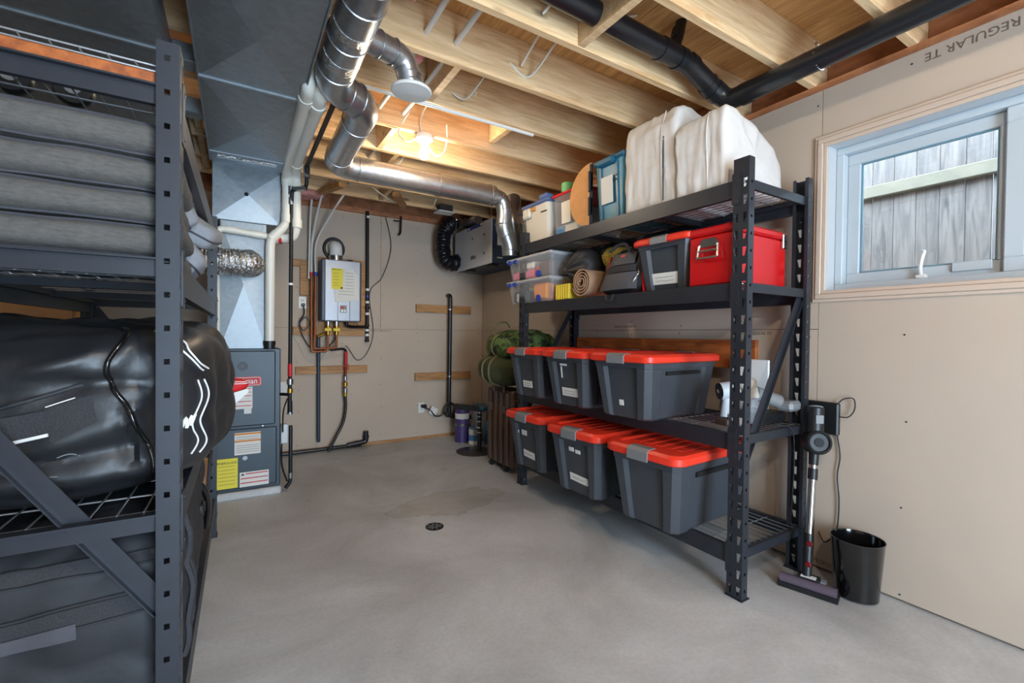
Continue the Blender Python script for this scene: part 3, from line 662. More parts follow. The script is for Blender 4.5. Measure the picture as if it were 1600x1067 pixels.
# drop from the overhead run into the exchanger
round_duct('drop_duct', 'jointed metal elbow duct dropping beside the shelving into the air exchanger',
    [(1.74,3.22,2.30),(1.86,3.215,2.29),(1.885,3.22,2.16),(1.87,3.225,2.06),(1.945,3.24,1.93),(1.955,3.245,1.84)], .062,
    [((1.83,3.216,2.285),(1,0,-.6)),((1.88,3.22,2.2),(0,0,1)),((1.872,3.223,2.08),(0,0,1)),((1.905,3.232,2.0),(.4,0,-.7)),((1.95,3.243,1.88),(0,0,1))], fil=.06)
round_duct('exhaust_duct', 'second jointed metal duct behind the grey tote by the exchanger',
    [(2.2,3.6,2.44),(2.18,3.55,2.36),(2.12,3.5,2.24),(2.17,3.52,2.1),(2.2,3.56,1.95)], .065, [((2.14,3.52,2.28),(0,.2,1)),((2.16,3.52,2.12),(0,.2,1))], fil=.05)
br = round_duct('diffuser_duct', 'short metal branch duct ending in a white round ceiling diffuser',
    [(.42,1.88,2.37),(.63,1.96,2.385),(.665,1.97,2.27)], .052, [((.5,1.91,2.376),(.2,.07,.015)),((.57,1.937,2.381),(.2,.07,0)),((.655,1.968,2.32),(.1,0,-1)),((.664,1.97,2.29),(0,0,1))], fil=.07)
MB().lathe([(.05,.035),(.055,.02),(.088,.006),(.09,0),(.085,-.006),(.06,-.008),(.03,-.012),(.0001,-.013)], (.666,1.971,2.255), 26).build('diffuser', M['white'], br, smooth=40)

# heat recovery ventilator
hr = thing('air_exchanger', 'grey box air exchanger hung in the back corner near the ceiling', 'ventilator', (2.3,4.25,1.86))
MB().cbox(2.112,2.50,3.84,4.67,1.875,2.30,.006).build('body', M['hrv_side'], hr)
MB().cbox(2.10,2.114,3.835,4.675,1.87,2.305,.004).build('front_panel', M['hrv'], hr)
lb = MB().box(2.0975,2.1005,4.02,4.36,2.265,2.30).build('badge', M['blue'], hr)
for y in (4.04,4.32): MB().box(2.096,2.0978,y-.02,y+.02,2.272,2.293).build('badge_mark', M['white'], lb)
MB().box(2.098,2.1005,4.16,4.28,1.955,1.99).build('rating_plate', M['latch'], hr)
for y in (3.98,4.24):
    for z in (1.985,2.17): MB().box(2.096,2.1005,y-.006,y+.006,z-.012,z+.012).build('latch', M['ink'], hr)
for y in (3.92,4.4): MB().cbox(2.13,2.2,y-.05,y+.05,1.85,1.875,.004).build('foot', M['black_plastic'], hr)
MB().box(2.17,2.23,3.8375,3.84,1.925,1.935).build('maker_mark', M['white'], hr)
MB().box(2.17,2.36,3.8375,3.84,2.05,2.2).build('instruction_label', M['paper'], hr)
for y in (3.95,4.55): MB().tube([(2.16,y,2.30),(2.16,y,2.47)], .004, 6).build('hanger_chain', M['chrome'], hr)
fx = thing('black_flex_duct', 'black wrapped flexible duct looping up beside the air exchanger', 'duct', (1.95,4.62,1.9))
ribbed(smoothpath([(2.115,4.60,1.985),(2.03,4.61,1.955),(1.95,4.62,2.0),(1.93,4.62,2.15),(1.95,4.62,2.30),(2.05,4.62,2.42)]), .082, .005, .03, 22, 2, .008).build('sleeve', mk('black_flex_skin', (20,21,26), .28, bump=.5, bscale=30), fx, smooth=40)
MB().tube(smoothpath([(2.2,4.3,2.39),(2.15,4.6,2.40),(2.1,4.7,2.4)]), .05, 16).build('metal_neck', M['galv_bright'], fx, smooth=50)
MB().tube(fillet([(2.03,4.5,2.30),(2.03,4.5,2.42),(2.08,4.46,2.42),(2.08,4.46,2.30)], .02), .004, 6).build('wire_hook', M['chrome'], fx)

# tankless water heater
whb = thing('heater_backboard', 'wooden battens and plywood board behind the water heater', 'board', (.8,WY,1.15))
y1 = WY-.001
for nm, (xa,xb,za,zb,t) in (('board',(.70,1.145,1.16,1.93,.018)),('batten',(.47,.60,1.82,1.885,.034)),('batten',(.535,.63,1.54,1.885,.036)),('batten',(.60,.65,1.16,1.54,.03)),('batten',(.475,.66,1.155,1.235,.038)),('batten',(.66,1.14,1.15,1.235,.036)),('batten',(1.075,1.15,1.2,1.88,.034))):
    MB().cbox(xa,xb,y1-t,y1,za,zb,.002).build(nm, M['batten'], whb)
wh = thing('water_heater', 'silver wall-hung tankless water heater with yellow energy label', 'water heater', (.88,4.72,1.29))
MB().cbox(.695,1.07,4.625,4.81,1.29,1.885,.012).build('case', M['heater_side'], wh)
MB().cbox(.725,1.055,4.607,4.63,1.292,1.882,.008).build('front_cover', M['heater'], wh)
for x in (.845,.955): MB().box(x-.002,x+.002,4.6055,4.608,1.295,1.52).build('cover_groove', M['ink'], wh)
pn = MB().cbox(.866,.926,4.603,4.609,1.375,1.445,.003).build('control_panel', M['latch'], wh)
MB().box(.87,.90,4.601,4.604,1.415,1.438).build('display', M['redprint'], pn)
for x in (.873,.90):
    MB().box(x,x+.02,4.601,4.604,1.38,1.405).build('button', M['white'], pn)
text('maker_name', 'Rinnai', .02, (.862,4.6063,1.335), (1,0,0), (0,0,1), M['white'], wh, depth=.001)
MB().lathe([(.066,0),(.066,.05),(.06,.055)], (.845,4.72,1.883), 24).build('vent_collar', M['chrome'], wh, smooth=40)
MB().tube(fillet([(.845,4.72,1.93),(.845,4.72,2.03),(.845,4.9,2.04)], .07), .058, 22).build('vent_elbow', M['white'], wh, smooth=50)
MB().tube([(.845+.092*math.cos(a), WY-.008, 2.025+.1*math.sin(a)) for a in [2*PI*k/28 for k in range(28)]], .016, 8, closed=True).build('wall_collar', M['black_plastic'], wh, smooth=60)
MB().cbox(.95,1.0,4.68,4.73,1.885,1.905,.006).build('air_port_cap', M['black_plastic'], wh)
lbx = MB().box(.785,.89,4.603,4.6068,1.60,1.80).build('energy_label', M['yellow_label'], wh)
text('label_text', 'ENERGUIDE', .019, (.787,4.6026,1.782), (1,0,0), (0,0,1), M['ink'], lbx, sx=.82)
for z in (1.75,1.72,1.69,1.66,1.635): MB().box(.80,.85,4.6022,4.603,z,z+.003).build('print_line', M['ink_soft'], lbx)
MB().box(.87,.886,4.6022,4.603,1.604,1.622).build('print_block', M['ink'], lbx)
sh = MB().prism([(.82,1.475),(1.045,1.5),(1.02,1.75),(.985,1.795),(.892,1.80),(.888,1.6),(.81,1.60)], 'y', 4.600, 4.6025).build('paper_sheet', M['paper'], wh)
for z in (1.76,1.73,1.7,1.67,1.64,1.61,1.58,1.55): MB().box(.91 if z > 1.6 else .85,.99,4.5994,4.6001,z,z+.003).build('print_line', M['ink_soft'], sh)
wp = thing('heater_pipework', 'copper and black pipes with yellow valves under the water heater', 'pipes', (.8,4.74,.6))
for x in (.775,.855):
    MB().cyl((x,4.72,1.29),(x,4.72,1.25),.02).build('union', M['chrome'], wp, smooth=50)
    MB().cbox(x-.035,x+.03,4.69,4.705,1.195,1.225,.004).build('valve_handle', M['yellow'], wp)
    MB().cyl((x,4.72,1.25),(x,4.72,1.16),.016).build('valve_body', M['brass'], wp, smooth=50)
MB().tube(fillet([(.775,4.72,1.16),(.775,4.72,1.0),(.63,4.74,.99),(.625,4.74,1.75)], .03), .011, 10).build('copper_pipe', M['copper'], wp, smooth=50)
MB().tube(fillet([(.855,4.72,1.16),(.855,4.72,1.03),(.66,4.75,1.02),(.665,4.75,1.75)], .03), .011, 10).build('copper_pipe', M['copper'], wp, smooth=50)
MB().cyl((.625,4.74,1.73),(.625,4.74,1.76),.016).build('red_collar', M['redtape'], wp, smooth=50)
MB().cyl((.665,4.75,1.73),(.665,4.75,1.765),.017).build('blue_collar', M['blue'], wp, smooth=50)
for a, b in (((.625,4.74,1.75),(.70,4.6,2.5)),((.665,4.75,1.75),(.88,4.45,2.5)),((.605,4.76,1.7),(.62,4.7,2.45))):
    MB().tube(smoothpath([a,(a[0]+.005,a[1],2.05),((a[0]+b[0])/2,(a[1]+b[1])/2,2.3),b]), .010, 8).build('plastic_riser', M['pex'], wp, smooth=60)
MB().tube(fillet([(.70,4.79,1.15),(.705,4.79,.10)], .02), .017, 12).build('relief_pipe', mk('blue_grey_pipe', (52,64,80), .4), wp, smooth=50)
MB().cyl((.69,4.76,1.14),(.75,4.74,1.17),.015).build('relief_valve', M['brass'], wp, smooth=50)
MB().tube(fillet([(.80,4.74,1.01),(.93,4.76,1.02),(.955,4.77,1.0),(.955,4.77,.86)], .02), .012, 10).build('gas_branch', M['iron'], wp, smooth=50)
MB().cyl((.955,4.77,.99),(.955,4.77,.86),.016).build('red_wrap', M['redtape'], wp, smooth=50)
for z in (.86,.84,.82): MB().cyl((.93,4.77,z-.004),(.985,4.77,z-.004),.005,n=6).build('spring_clip', M['redtape'], wp)
MB().cyl((.952,4.77,.84),(.948,4.77,.62),.012).build('pipe_nipple', M['knob'], wp, smooth=50)
for z, r, mt in ((.72,.02,'steel'),(.66,.024,'brass'),(.60,.022,'steel'),(.56,.02,'brass')): MB().cyl((.95,4.77,z+.02),(.95,4.77,z-.02),r,n=10).build('valve_part', M[mt], wp, smooth=50)
MB().tube(smoothpath([(.95,4.77,.56),(.955,4.77,.42),(.93,4.765,.28),(.86,4.755,.14),(.785,4.72,.012)]), .0145, 10).build('drain_hose', M['black_plastic'], wp, smooth=60)
gp = thing('gas_riser', 'black pipe with fittings running up the wall right of the water heater', 'pipe', (1.17,4.8,1.1))
MB().tube([(1.165,4.80,2.44),(1.172,4.80,1.09)], .017, 12).build('pipe', M['iron'], gp, smooth=50)
for z, mt, r in ((2.38,'white',.02),(1.63,'white',.02),(1.56,'blue',.02),(1.5,'white',.021),(1.44,'iron',.024),(1.38,'white',.021),(1.26,'iron',.024),(1.21,'white',.021),(1.16,'white',.021),(1.1,'iron',.022)):
    MB().cyl((1.17,4.80,z+.012),(1.17,4.80,z-.012),r,n=12).build('coupling', M[mt], gp, smooth=50)
MB().tube(fillet([(.95,4.72,1.29),(.95,4.72,1.25),(1.0,4.75,1.24),(1.17,4.79,1.245)], .03), .016, 10).build('branch', M['iron'], gp, smooth=50)
dp = thing('floor_drain_pipe', 'black plastic drain pipe lying along the foot of the back wall', 'pipe', (.8,4.8,0))
MB().tube([(.36,4.78,.02),(1.12,4.80,.025)], .017, 12).build('pipe', M['abs'], dp, smooth=50)
MB().tube(fillet([(.98,4.80,.03),(1.15,4.80,.05),(1.165,4.80,.06),(1.165,4.80,.16)], .03), .026, 12).build('elbow', M['abs'], dp, smooth=50)
MB().cyl((1.165,4.80,.09),(1.165,4.80,.115),.032).cyl((1.06,4.80,.038),(1.085,4.80,.042),.03).build('hub', M['abs'], dp, smooth=50)
def outlet(x, z, label):
    t = thing('wall_outlet', label, 'outlet', (x,WY,z))
    MB().cbox(x-.036,x+.036,WY-.008,WY,z-.058,z+.058,.004).build('cover_plate', M['white'], t)
    for dz in (-.022,.022): MB().cbox(x-.017,x+.017,WY-.011,WY-.006,z+dz-.014,z+dz+.014,.003).build('socket', M['paper'], t)
    return t
outlet(.56,1.47,'white wall outlet beside the water heater')
outlet(1.785,.352,'white wall outlet near the paint cans')
c1 = tag(MB().tube(smoothpath([(.565,WY-.03,1.45),(.57,WY-.05,1.36),(.53,WY-.05,1.28),(.56,WY-.055,1.2),(.62,WY-.055,1.26),(.585,WY-.055,1.33),(.53,WY-.05,1.25),(.57,WY-.05,1.12),(.66,WY-.06,1.0),(.76,WY-.08,1.02),(.85,4.75,1.13),(.87,4.72,1.29)], 10), .006, 6).build('power_cord', M['black_plastic'], smooth=60), 'black power cord coiled below the outlet by the water heater', 'cord')
MB().cbox(.55,.58,WY-.04,WY-.011,1.432,1.462,.004).build('plug', M['black_plastic'], c1)
tag(MB().tube(smoothpath([(1.36,4.82,2.42),(1.42,4.82,2.1),(1.33,4.82,1.78),(1.2,4.825,1.6),(1.24,4.825,1.2),(1.18,4.825,.98),(1.08,4.825,.9),(.99,4.82,1.02),(.96,4.82,1.05)], 10), .0035, 6).build('thin_wire', M['iron'], smooth=60), 'thin brown wire dangling down the wall right of the water heater', 'wire')
tag(MB().tube(smoothpath([(.45,4.83,1.22),(.52,4.835,1.08),(.6,4.835,.92),(.7,4.835,.88),(.8,4.835,1.0)], 8), .003, 6).build('thin_wire', M['pex'], smooth=60), 'thin grey wire sagging on the wall under the water heater', 'wire')
hk = tag(MB().tube(fillet([(1.52,4.80,2.44),(1.515,4.80,2.26),(1.49,4.78,2.235)], .02), .011, 8).tube([(1.44,4.80,2.385),(1.53,4.80,2.385)], .008, 6).build('sillcock_pipe', M['iron'], smooth=50), 'short dark pipe stub hanging at the top of the back wall', 'pipe')
def batten(x0, x1, z0, z1, label): tag(MB().cbox(x0,x1,WY-.036,WY-.0005,z0,z1,.002).build('wall_batten', M['batten']), label, 'batten')
batten(.50,1.18,.768,.845,'wooden batten on the back wall below the water heater')
batten(1.706,2.375,1.418,1.505,'upper wooden batten behind the black standpipe')
batten(1.70,2.38,.657,.743,'lower wooden batten behind the black standpipe')
sp = pipe('standpipe', 'black plastic standpipe strapped to two battens on the back wall', 'pipe', [(2.09,WY,1.62),(2.09,4.775,1.62),(2.085,4.775,.30),(2.10,4.775,.24),(2.35,4.72,.22)], .025, 'abs', .035)
for z in (1.46,.70): MB().cyl((2.087,4.775,z-.008),(2.087,4.775,z+.008),.0275).build('strap', M['steel'], sp, smooth=50)
c2 = tag(MB().tube(smoothpath([(1.79,4.81,.36),(1.86,4.78,.33),(1.92,4.77,.26),(2.0,4.76,.27),(2.04,4.75,.38),(2.12,4.74,.39),(2.13,4.74,.29),(2.05,4.74,.25),(2.01,4.74,.32),(2.07,4.74,.40),(2.14,4.73,.36),(2.12,4.73,.27),(2.04,4.73,.25),(2.03,4.72,.33),(2.1,4.72,.38),(2.25,4.7,.37)], 8), .008, 8).build('extension_cord', M['black_plastic'], smooth=60), 'black cord coiled on the standpipe and plugged into the wall', 'cord')
MB().cbox(1.77,1.83,4.79,4.838,.355,.39,.006).build('plug', M['black_plastic'], c2)
MB().obox((1.90,4.775,.315),(.085,.002,.085),Ry(.5)).build('paper_tag', M['paper'], c2)

# drain pipes in the ceiling
ab = thing('drain_pipe', 'thick black plastic drain pipe along a joist, turning to run over the window', 'pipe', (1.6,1.4,2.4))
MB().tube(fillet([(.55,1.475,2.56),(1.90,1.478,2.53),(2.10,1.46,2.44),(2.155,1.42,2.39),(2.16,-1.6,2.40)], .06), .048, 20).build('pipe', M['abs'], ab, smooth=50)
for p, d in (((1.72,1.478,2.535),(1,0,0)),((1.84,1.478,2.531),(1,0,0)),((1.92,1.478,2.525),(1,0,-.2)),((2.06,1.466,2.458),(1,0,-.5)),((2.10,1.455,2.435),(1,-.2,-.5)),((2.159,1.33,2.39),(0,1,0))):
    p = Vector(p); d = Vector(d).normalized(); MB().cyl(p-d*.022, p+d*.022, .0525, n=20).build('hub', M['abs'], ab, smooth=50)
MB().cyl((1.80,1.478,2.54),(1.84,1.47,2.705),.026).cyl((1.815,1.475,2.62),(1.825,1.473,2.66),.031).build('riser', M['abs'], ab, smooth=50)
ch = MB()
for k in range(9):
    p = Vector((2.12+.012*k*.6, 1.0-.004*k, 2.45-.012*k)); ch.tube([p+Vector((0,.007*math.cos(a) if k % 2 else 0,.009*math.sin(a)))+(Vector((.007*math.cos(a),0,0)) if not k % 2 else Vector()) for a in [2*PI*q/8 for q in range(8)]], .002, 4, closed=True)
for k in range(14):
    a = PI*.95-PI*1.0*k/13+.2; ch.tube([Vector((2.16+.05*math.cos(a)*1.0, 1.0+.006*math.cos(q), 2.398-.05*abs(math.sin(a))+.006*math.sin(q))) for q in [2*PI*w/6 for w in range(6)]], .002, 4, closed=True)
ch.build('hanger_chain', M['chrome'], ab)
tag(MB().tube([(1.62,.98,2.64),(1.80,.955,2.52)], .024, 14).build('stub_pipe', M['abs'], smooth=50), 'short black pipe stub poking down between the joists near the window', 'pipe')
# plastic water lines crossing the joists
for x, lab in ((.747,'left grey plastic water line threaded through the joists'),(.895,'right grey plastic water line threaded through the joists')):
    tag(MB().tube([(x+.004*math.sin(k*1.7), -1.0+.45*k, 2.56+.012*math.sin(k*2.3)) for k in range(13)], .0135, 10).build('water_line', M['pex'], smooth=60), lab, 'pipe')
tag(MB().tube([(.52,JY[10]-.005,2.457),(1.62,JY[10]-.005,2.457)], .011, 8).build('conduit', M['white'], smooth=60), 'white conduit fixed under a joist near the bulb', 'conduit')
for pts, lab in (([(1.62,1.55,2.70),(1.42,1.6,2.62),(1.33,1.60,2.56),(1.2,1.62,2.5),(1.22,1.75,2.6),(1.25,1.98,2.56)], 'white cable looping through the joists right of the bulb'),
            ([(1.33,1.63,2.6),(1.32,1.75,2.60),(1.3,1.98,2.52),(1.2,2.0,2.56),(1.18,2.05,2.62)], 'white cable sagging across the second joist bay'),
            ([(1.17,2.06,2.6),(1.15,2.18,2.58),(1.12,2.36,2.52),(1.05,2.40,2.55)], 'white cable sagging across the third joist bay'),
            ([(1.2,1.24,2.69),(1.16,1.4,2.62),(1.1,1.58,2.53)], 'white cable crossing beside the black drain pipe'),
            ([(1.52,1.22,2.66),(1.5,1.27,2.69),(1.45,1.33,2.68),(1.46,1.38,2.63)], 'yellowish cable end curling down by the drain pipe'),
            ([(1.1,3.3,2.60),(1.08,3.42,2.5),(1.02,3.55,2.46),(.98,3.6,2.5)], 'white cable end beyond the round duct'),
            ([(.95,4.1,2.55),(1.1,4.15,2.46),(1.28,4.3,2.44),(1.36,4.42,2.48)], 'white cable drooping below the joists by the back wall'),
            ([(1.65,4.1,2.5),(1.68,4.25,2.43),(1.8,4.3,2.44),(1.82,4.4,2.5)], 'white cable drooping near the air exchanger')):
    tag(MB().tube(smoothpath(pts), .006, 6).build('cable', M['romex'], smooth=60), lab, 'cable')
jb = tag(MB().cbox(1.72,1.86,4.2,4.3,2.40,2.468,.004).build('junction_box', M['ink']), 'dark electrical box under the joists near the air exchanger', 'electrical box')
MB().cbox(1.70,1.88,4.18,4.32,2.392,2.402,.003).build('cover', M['white'], jb)
for i, (c, s, lab) in enumerate((((.60,1.80,2.62),(.10,.06,.05),'pink insulation tuft above the water lines near the round duct'),((.74,2.24,2.60),(.07,.08,.06),'pink insulation tuft hanging behind the diffuser duct'),((.55,4.66,2.56),(.2,.14,.11),'pink insulation batt stuffed in the back corner bay'))):
    tag(blobmesh(blob(c, s, .8, .8, .03, 18, i+1, .02, 45), 30, 20).build('insulation', M['insul'], smooth=60), lab, 'insulation')
dr = thing('floor_drain', 'round dark metal floor drain in the concrete', 'drain', (1.043,2.585,0))
MB().lathe([(.055,0),(.055,.004),(.048,.005),(.046,.002),(.0001,.002)], (1.043,2.585,0), 24).build('rim', M['iron'], dr, smooth=40)
m = MB()
for k in range(8):
    a = 2*PI*k/8; m.bar((1.043+.012*math.cos(a),2.585+.012*math.sin(a),.004),(1.043+.046*math.cos(a),2.585+.046*math.sin(a),.004),.008,.003)
m.build('grate', M['steel'], dr)
# ================================================================ steel shelving
PW, PD, PITCHZ = .072, .042, .0762
def holed(m, org, ex, ez, w, H, cols, z0, z1, pitch=PITCHZ):
    """strip of width w along ex, height H along ez, with a row of holes each pitch. cols: list of (lo_bottom, hi_bottom, lo_top, hi_top)"""
    org, ex, ez = Vector(org), Vector(ex), Vector(ez); n = int(H/pitch)
    xb = [0]; xt = [0]
    for a, b, c, d in cols: xb += [a, b]; xt += [c, d]
    xb.append(w); xt.append(w); mid = [(p+q)/2 for p, q in zip(xb, xt)]
    for i in range(n):
        rows = [(i*pitch, mid), (i*pitch+z0, xb), (i*pitch+z1, xt), ((i+1)*pitch if i < n-1 else H, mid)]
        k = len(m.v)
        for z, xs in rows: m.v += [org+ex*x+ez*z for x in xs]
        c = len(xb)
        for r in range(3):
            for q in range(c-1):
                if r == 1 and q % 2 == 1: continue
                m.f.append((k+r*c+q, k+r*c+q+1, k+(r+1)*c+q+1, k+(r+1)*c+q))
def post_mesh(H):
    m = MB()
    slots = [(.014,.024,.006,.025), (.049,.058,.048,.067)]
    holed(m, (0,0,0), (0,1,0), (0,0,1), PW, H, slots, .018, .058)
    for y in (0, PW):
        holed(m, (0,y,0), (1,0,0), (0,0,1), PD, H, [(.017,.028,.017,.028)], .034, .047)
    for y0_, y1_ in ((0,.014),(PW-.014,PW)):
        k = len(m.v); m.v += [Vector(p) for p in ((PD,y0_,0),(PD,y1_,0),(PD,y1_,H),(PD,y0_,H))]; m.f.append((k,k+1,k+2,k+3))
    return m
def rack(name, label, loc, rotz, L, D, H, levels, group, brz):
    t = thing(name, label, 'shelving', loc, rotz, group)
    mats = M['rack']
    pf = post_mesh(H).build('post', mats, t, local=True, fix=False)
    sol = pf.modifiers.new('thickness', 'SOLIDIFY'); sol.thickness = .0022; sol.offset = 0
    pts = [pf]
    for (x, y, sx) in ((0, L-PW, 1), (D, 0, -1), (D, L-PW, -1)):
        c = pf.copy(); COL.objects.link(c); c.parent = t; c.location = (x, y, 0); c.scale = (sx, 1, 1); pts.append(c)
    for (x, y) in ((0,0),(0,L-PW),(D-.05,0),(D-.05,L-PW)):
        MB().box(x-.006, x+.056, y-.006, y+PW+.006, 0, .004).build('foot_plate', mats, t, local=True)
    prof = [(0,-.078),(.028,-.078),(.028,-.03),(.044,-.03),(.044,-.012),(.028,-.012),(.028,0),(0,0)]
    for z in levels:
        for sgn, x in ((1, .004), (-1, D-.004)):
            MB().prism([(x+sgn*a, z+b) for a, b in prof], 'y', PW-.004, L-PW+.004).build('beam', mats, t, local=True)
            for y in (.036, L-PW-.006):
                xx = x-sgn*.008
                b = MB().prism(rrect(y, y+.042, z-.115, z+.03, .01), 'x', min(xx, xx+sgn*.004), max(xx, xx+sgn*.004)).build('beam_bracket', mats, t, local=True)
                for dz in (-.095, .01): MB().lathe([(.006,0),(.006,-.002*sgn),(.0001,-.003*sgn)], (xx if sgn > 0 else xx, y+.012, z+dz), 8, 'x').build('rivet', mats, b, local=True)
        for y in (.012, L-.03):
            MB().prism([(y,z-.044),(y+.016,z-.044),(y+.016,z-.006),(y+.03,z-.006),(y+.03,z-.002),(y,z-.002)], 'x', PD-.006, D-PD+.006).build('end_support', mats, t, local=True)
        for f in (.33, .66): MB().box(.03, D-.03, L*f-.018, L*f+.018, z-.035, z-.009).build('deck_support', mats, t, local=True)
        dk = MB()
        xs = [.02+(D-.04)*i/11 for i in range(12)]
        for x in xs: dk.tube([(x,.03,z-.002),(x,L-.03,z-.002)], .0022, 5)
        ny = 14
        for i in range(ny): y = .04+(L-.08)*i/(ny-1); dk.tube([(.012,y,z-.006),(D-.012,y,z-.006)], .0026, 5)
        dk.build('wire_deck', M['wire'], t, local=True)
    for y in (.03, L-.03):
        for za, zb in (brz,):
            a = Vector((.03,y,za)); b = Vector((D-.04,y,zb))
            m = MB().bar(a, b, .003, .040, (1,0,-.65)); m.bar(a+Vector((.017,-.008 if y < 1 else .008,-.011)), b+Vector((.017,-.008 if y < 1 else .008,-.011)), .018, .003, (1,0,-.65)); m.build('diagonal_brace', mats, t, local=True)
    return t
RL = [.222,.741,1.427,1.889]
rackR = rack('storage_rack', 'tall dark steel storage rack along the right wall under the window side', (1.925,1.165,0), 0, 1.875, .55, 1.98, RL, None, (.60,1.40))
LL = [.225,.762,1.345,1.735]
rackL = rack('storage_rack', 'dark steel storage rack at the left edge holding cushions and bags', (-.090,3.145,0), PI-.0108, 1.855, .57, 1.83, LL, None, (.53,1.29))

# ---------------------------------------------------------------- grey totes with red lids
def tote_outline(a, b, z, d=.016, d2=.01, c=.03):
    P = [(-a+c,-b),(-a,-b+c),(-a,-.60*b),(-a+d,-.50*b),(-a+d,.50*b),(-a,.60*b),(-a,b-c),(-a+c,b),(-.66*a,b),(-.60*a,b-d2),(.60*a,b-d2),(.66*a,b),
         (a-c,b),(a,b-c),(a,.60*b),(a-d,.50*b),(a-d,-.50*b),(a,-.60*b),(a,-b+c),(a-c,-b),(.66*a,-b),(.60*a,-b+d2),(-.60*a,-b+d2),(-.66*a,-b)]
    return [(x, y, z) for x, y in P]
HT = .365
def tote_proto(label):
    t = thing('storage_tote', label, 'tote', (0,0,0))
    MB().loft([tote_outline(.275,.165,0,.012,.008), tote_outline(.285,.175,.012), tote_outline(.325,.207,HT-.05,.02,.012), tote_outline(.328,.210,HT-.048,.004,.003), tote_outline(.335,.215,HT,.004,.003)]).build('body', M['tote'], t, local=True, smooth=25)
    def rr(a, b, z, r=.06): return [(x, y, z) for x, y in rrect(-a, a, -b, b, r, 5)]
    lid = MB().loft([rr(.352,.228,HT-.014), rr(.358,.234,HT-.008), rr(.358,.234,HT+.022), rr(.345,.221,HT+.036), rr(.31,.19,HT+.036), rr(.302,.182,HT+.026), rr(.05,.03,HT+.026,.02)]).build('lid', M['totelid'], t, local=True, smooth=30)
    for k in range(5):
        y = -.13+.065*k; MB().cbox(-.2,.27,y-.02,y+.02,HT+.024,HT+.029,.002).build('lid_rib', M['totelid'], lid, local=True)
    for s in (-1, 1):
        MB().prism([(s*.30,HT+.040),(s*.345,HT+.040),(s*.366,HT+.024),(s*.366,HT-.022),(s*.358,HT-.022),(s*.358,HT+.02),(s*.342,HT+.034),(s*.30,HT+.034)], 'y', -.062, .062).build('latch', M['latch'], t, local=True)
        MB().prism([(-.16,HT-.092),(.15,HT-.092),(.17,HT-.08),(.15,HT-.068),(-.16,HT-.068)], 'y', s*.186, s*.2015).build('grip_slot', M['dark'], t, local=True)
    return t
def tapedlabel(root, y0, y1, z0, z1, skew=0, name='paper_label', curl=True):
    def xs(z): return -.285-.040*(z-.012)/(HT-.062)+.0165 - .004
    k = .02
    m = MB().add([(xs(z0)-.001,y1,z0+skew),(xs(z0)-.001,y0,z0-skew),(xs(z1)-.001,y0,z1-skew),(xs(z1)-.001,y1,z1+skew),(xs(z0)+.002,y1,z0+skew),(xs(z0)+.002,y0,z0-skew),(xs(z1)+.002,y0,z1-skew),(xs(z1)+.002,y1,z1+skew)],
        [(0,1,2,3),(7,6,5,4),(0,4,5,1),(1,5,6,2),(2,6,7,3),(3,7,4,0)])
    o = m.build(name, M['paper'], root, local=True)
    if name == 'paper_label':
        hw = MB(); n_ = 16
        for f in ((.62,.3) if z1-z0 > .052 else (.5,)):
            zc_ = z0+(z1-z0)*f
            pts = [(xs(zc_)-.0022, y1+(y0-y1)*(.12+.7*k/n_), zc_+skew*(1-2*(.12+.7*k/n_))+.0045*math.sin(k*2.1)*(1 if k % 5 else .2)) for k in range(n_+1)]
            hw.tube(pts, .0008, 4)
        hw.build('handwriting', M['ink'], o, local=True)
    return o
proto = tote_proto('grey tote with orange-red lid on the bottom shelf, nearest the front post')
proto['group'] = 'grey totes with red lids'
T1 = proto; T1.location = (2.065,1.605,RL[0]); T1.rotation_euler = (0,0,math.radians(3.5)); WM[T1.name] = T(2.065,1.605,RL[0])
G = 'grey totes with red lids'
T2 = dup(proto, (2.05,2.135,RL[0]), math.radians(4), 'grey tote with orange-red lid, middle one of the bottom shelf', G)
T3 = dup(proto, (2.085,2.705,RL[0]), math.radians(2), 'grey tote with orange-red lid at the far end of the bottom shelf', G)
sc = (.93,.93,.86)
T4 = dup(proto, (2.045,1.775,RL[1]), math.radians(4), 'grey tote with orange-red lid beside the handheld vacuum', G, sc)
T5 = dup(proto, (2.035,2.225,RL[1]), math.radians(2), 'grey tote with orange-red lid, middle one of the third shelf up from the totes below', G, sc)
T5['label'] = 'grey tote with orange-red lid, middle one of the upper row of totes'
T6 = dup(proto, (2.05,2.70,RL[1]), math.radians(1), 'grey tote with orange-red lid at the far end of the upper tote row', G, sc)
T7 = dup(proto, (2.215,1.675,RL[2]), math.radians(3), 'black tote with red lid beside the red cooler', G, (.82,.82,.72))
tapedlabel(T3, -.075, .06, .075, .125, .004); tapedlabel(T3, .0, .06, .235, .272, 0, 'paper_scrap'); tapedlabel(T3, .1, .125, .24, .26, 0, 'paper_scrap')
tapedlabel(T2, -.095, .06, .07, .115, .004); tapedlabel(T2, .01, .05, .255, .28, 0, 'paper_scrap'); tapedlabel(T2, -.045, -.005, .25, .272, 0, 'paper_scrap')
tapedlabel(T6, -.06, .06, .075, .13, 0); tapedlabel(T5, -.1, .06, .07, .13, 0); tapedlabel(T5, -.01, .06, .29, .305, 0, 'paper_scrap'); tapedlabel(T5, .045, .055, .2, .285, 0, 'paper_scrap')
tapedlabel(T4, .0, .03, .075, .11, 0, 'paper_scrap'); tapedlabel(T7, -.1, .1, .05, .135, 0)
lb7 = [o for o in bpy.data.objects if o.parent == T7 and o.name.startswith('paper_label')][0]

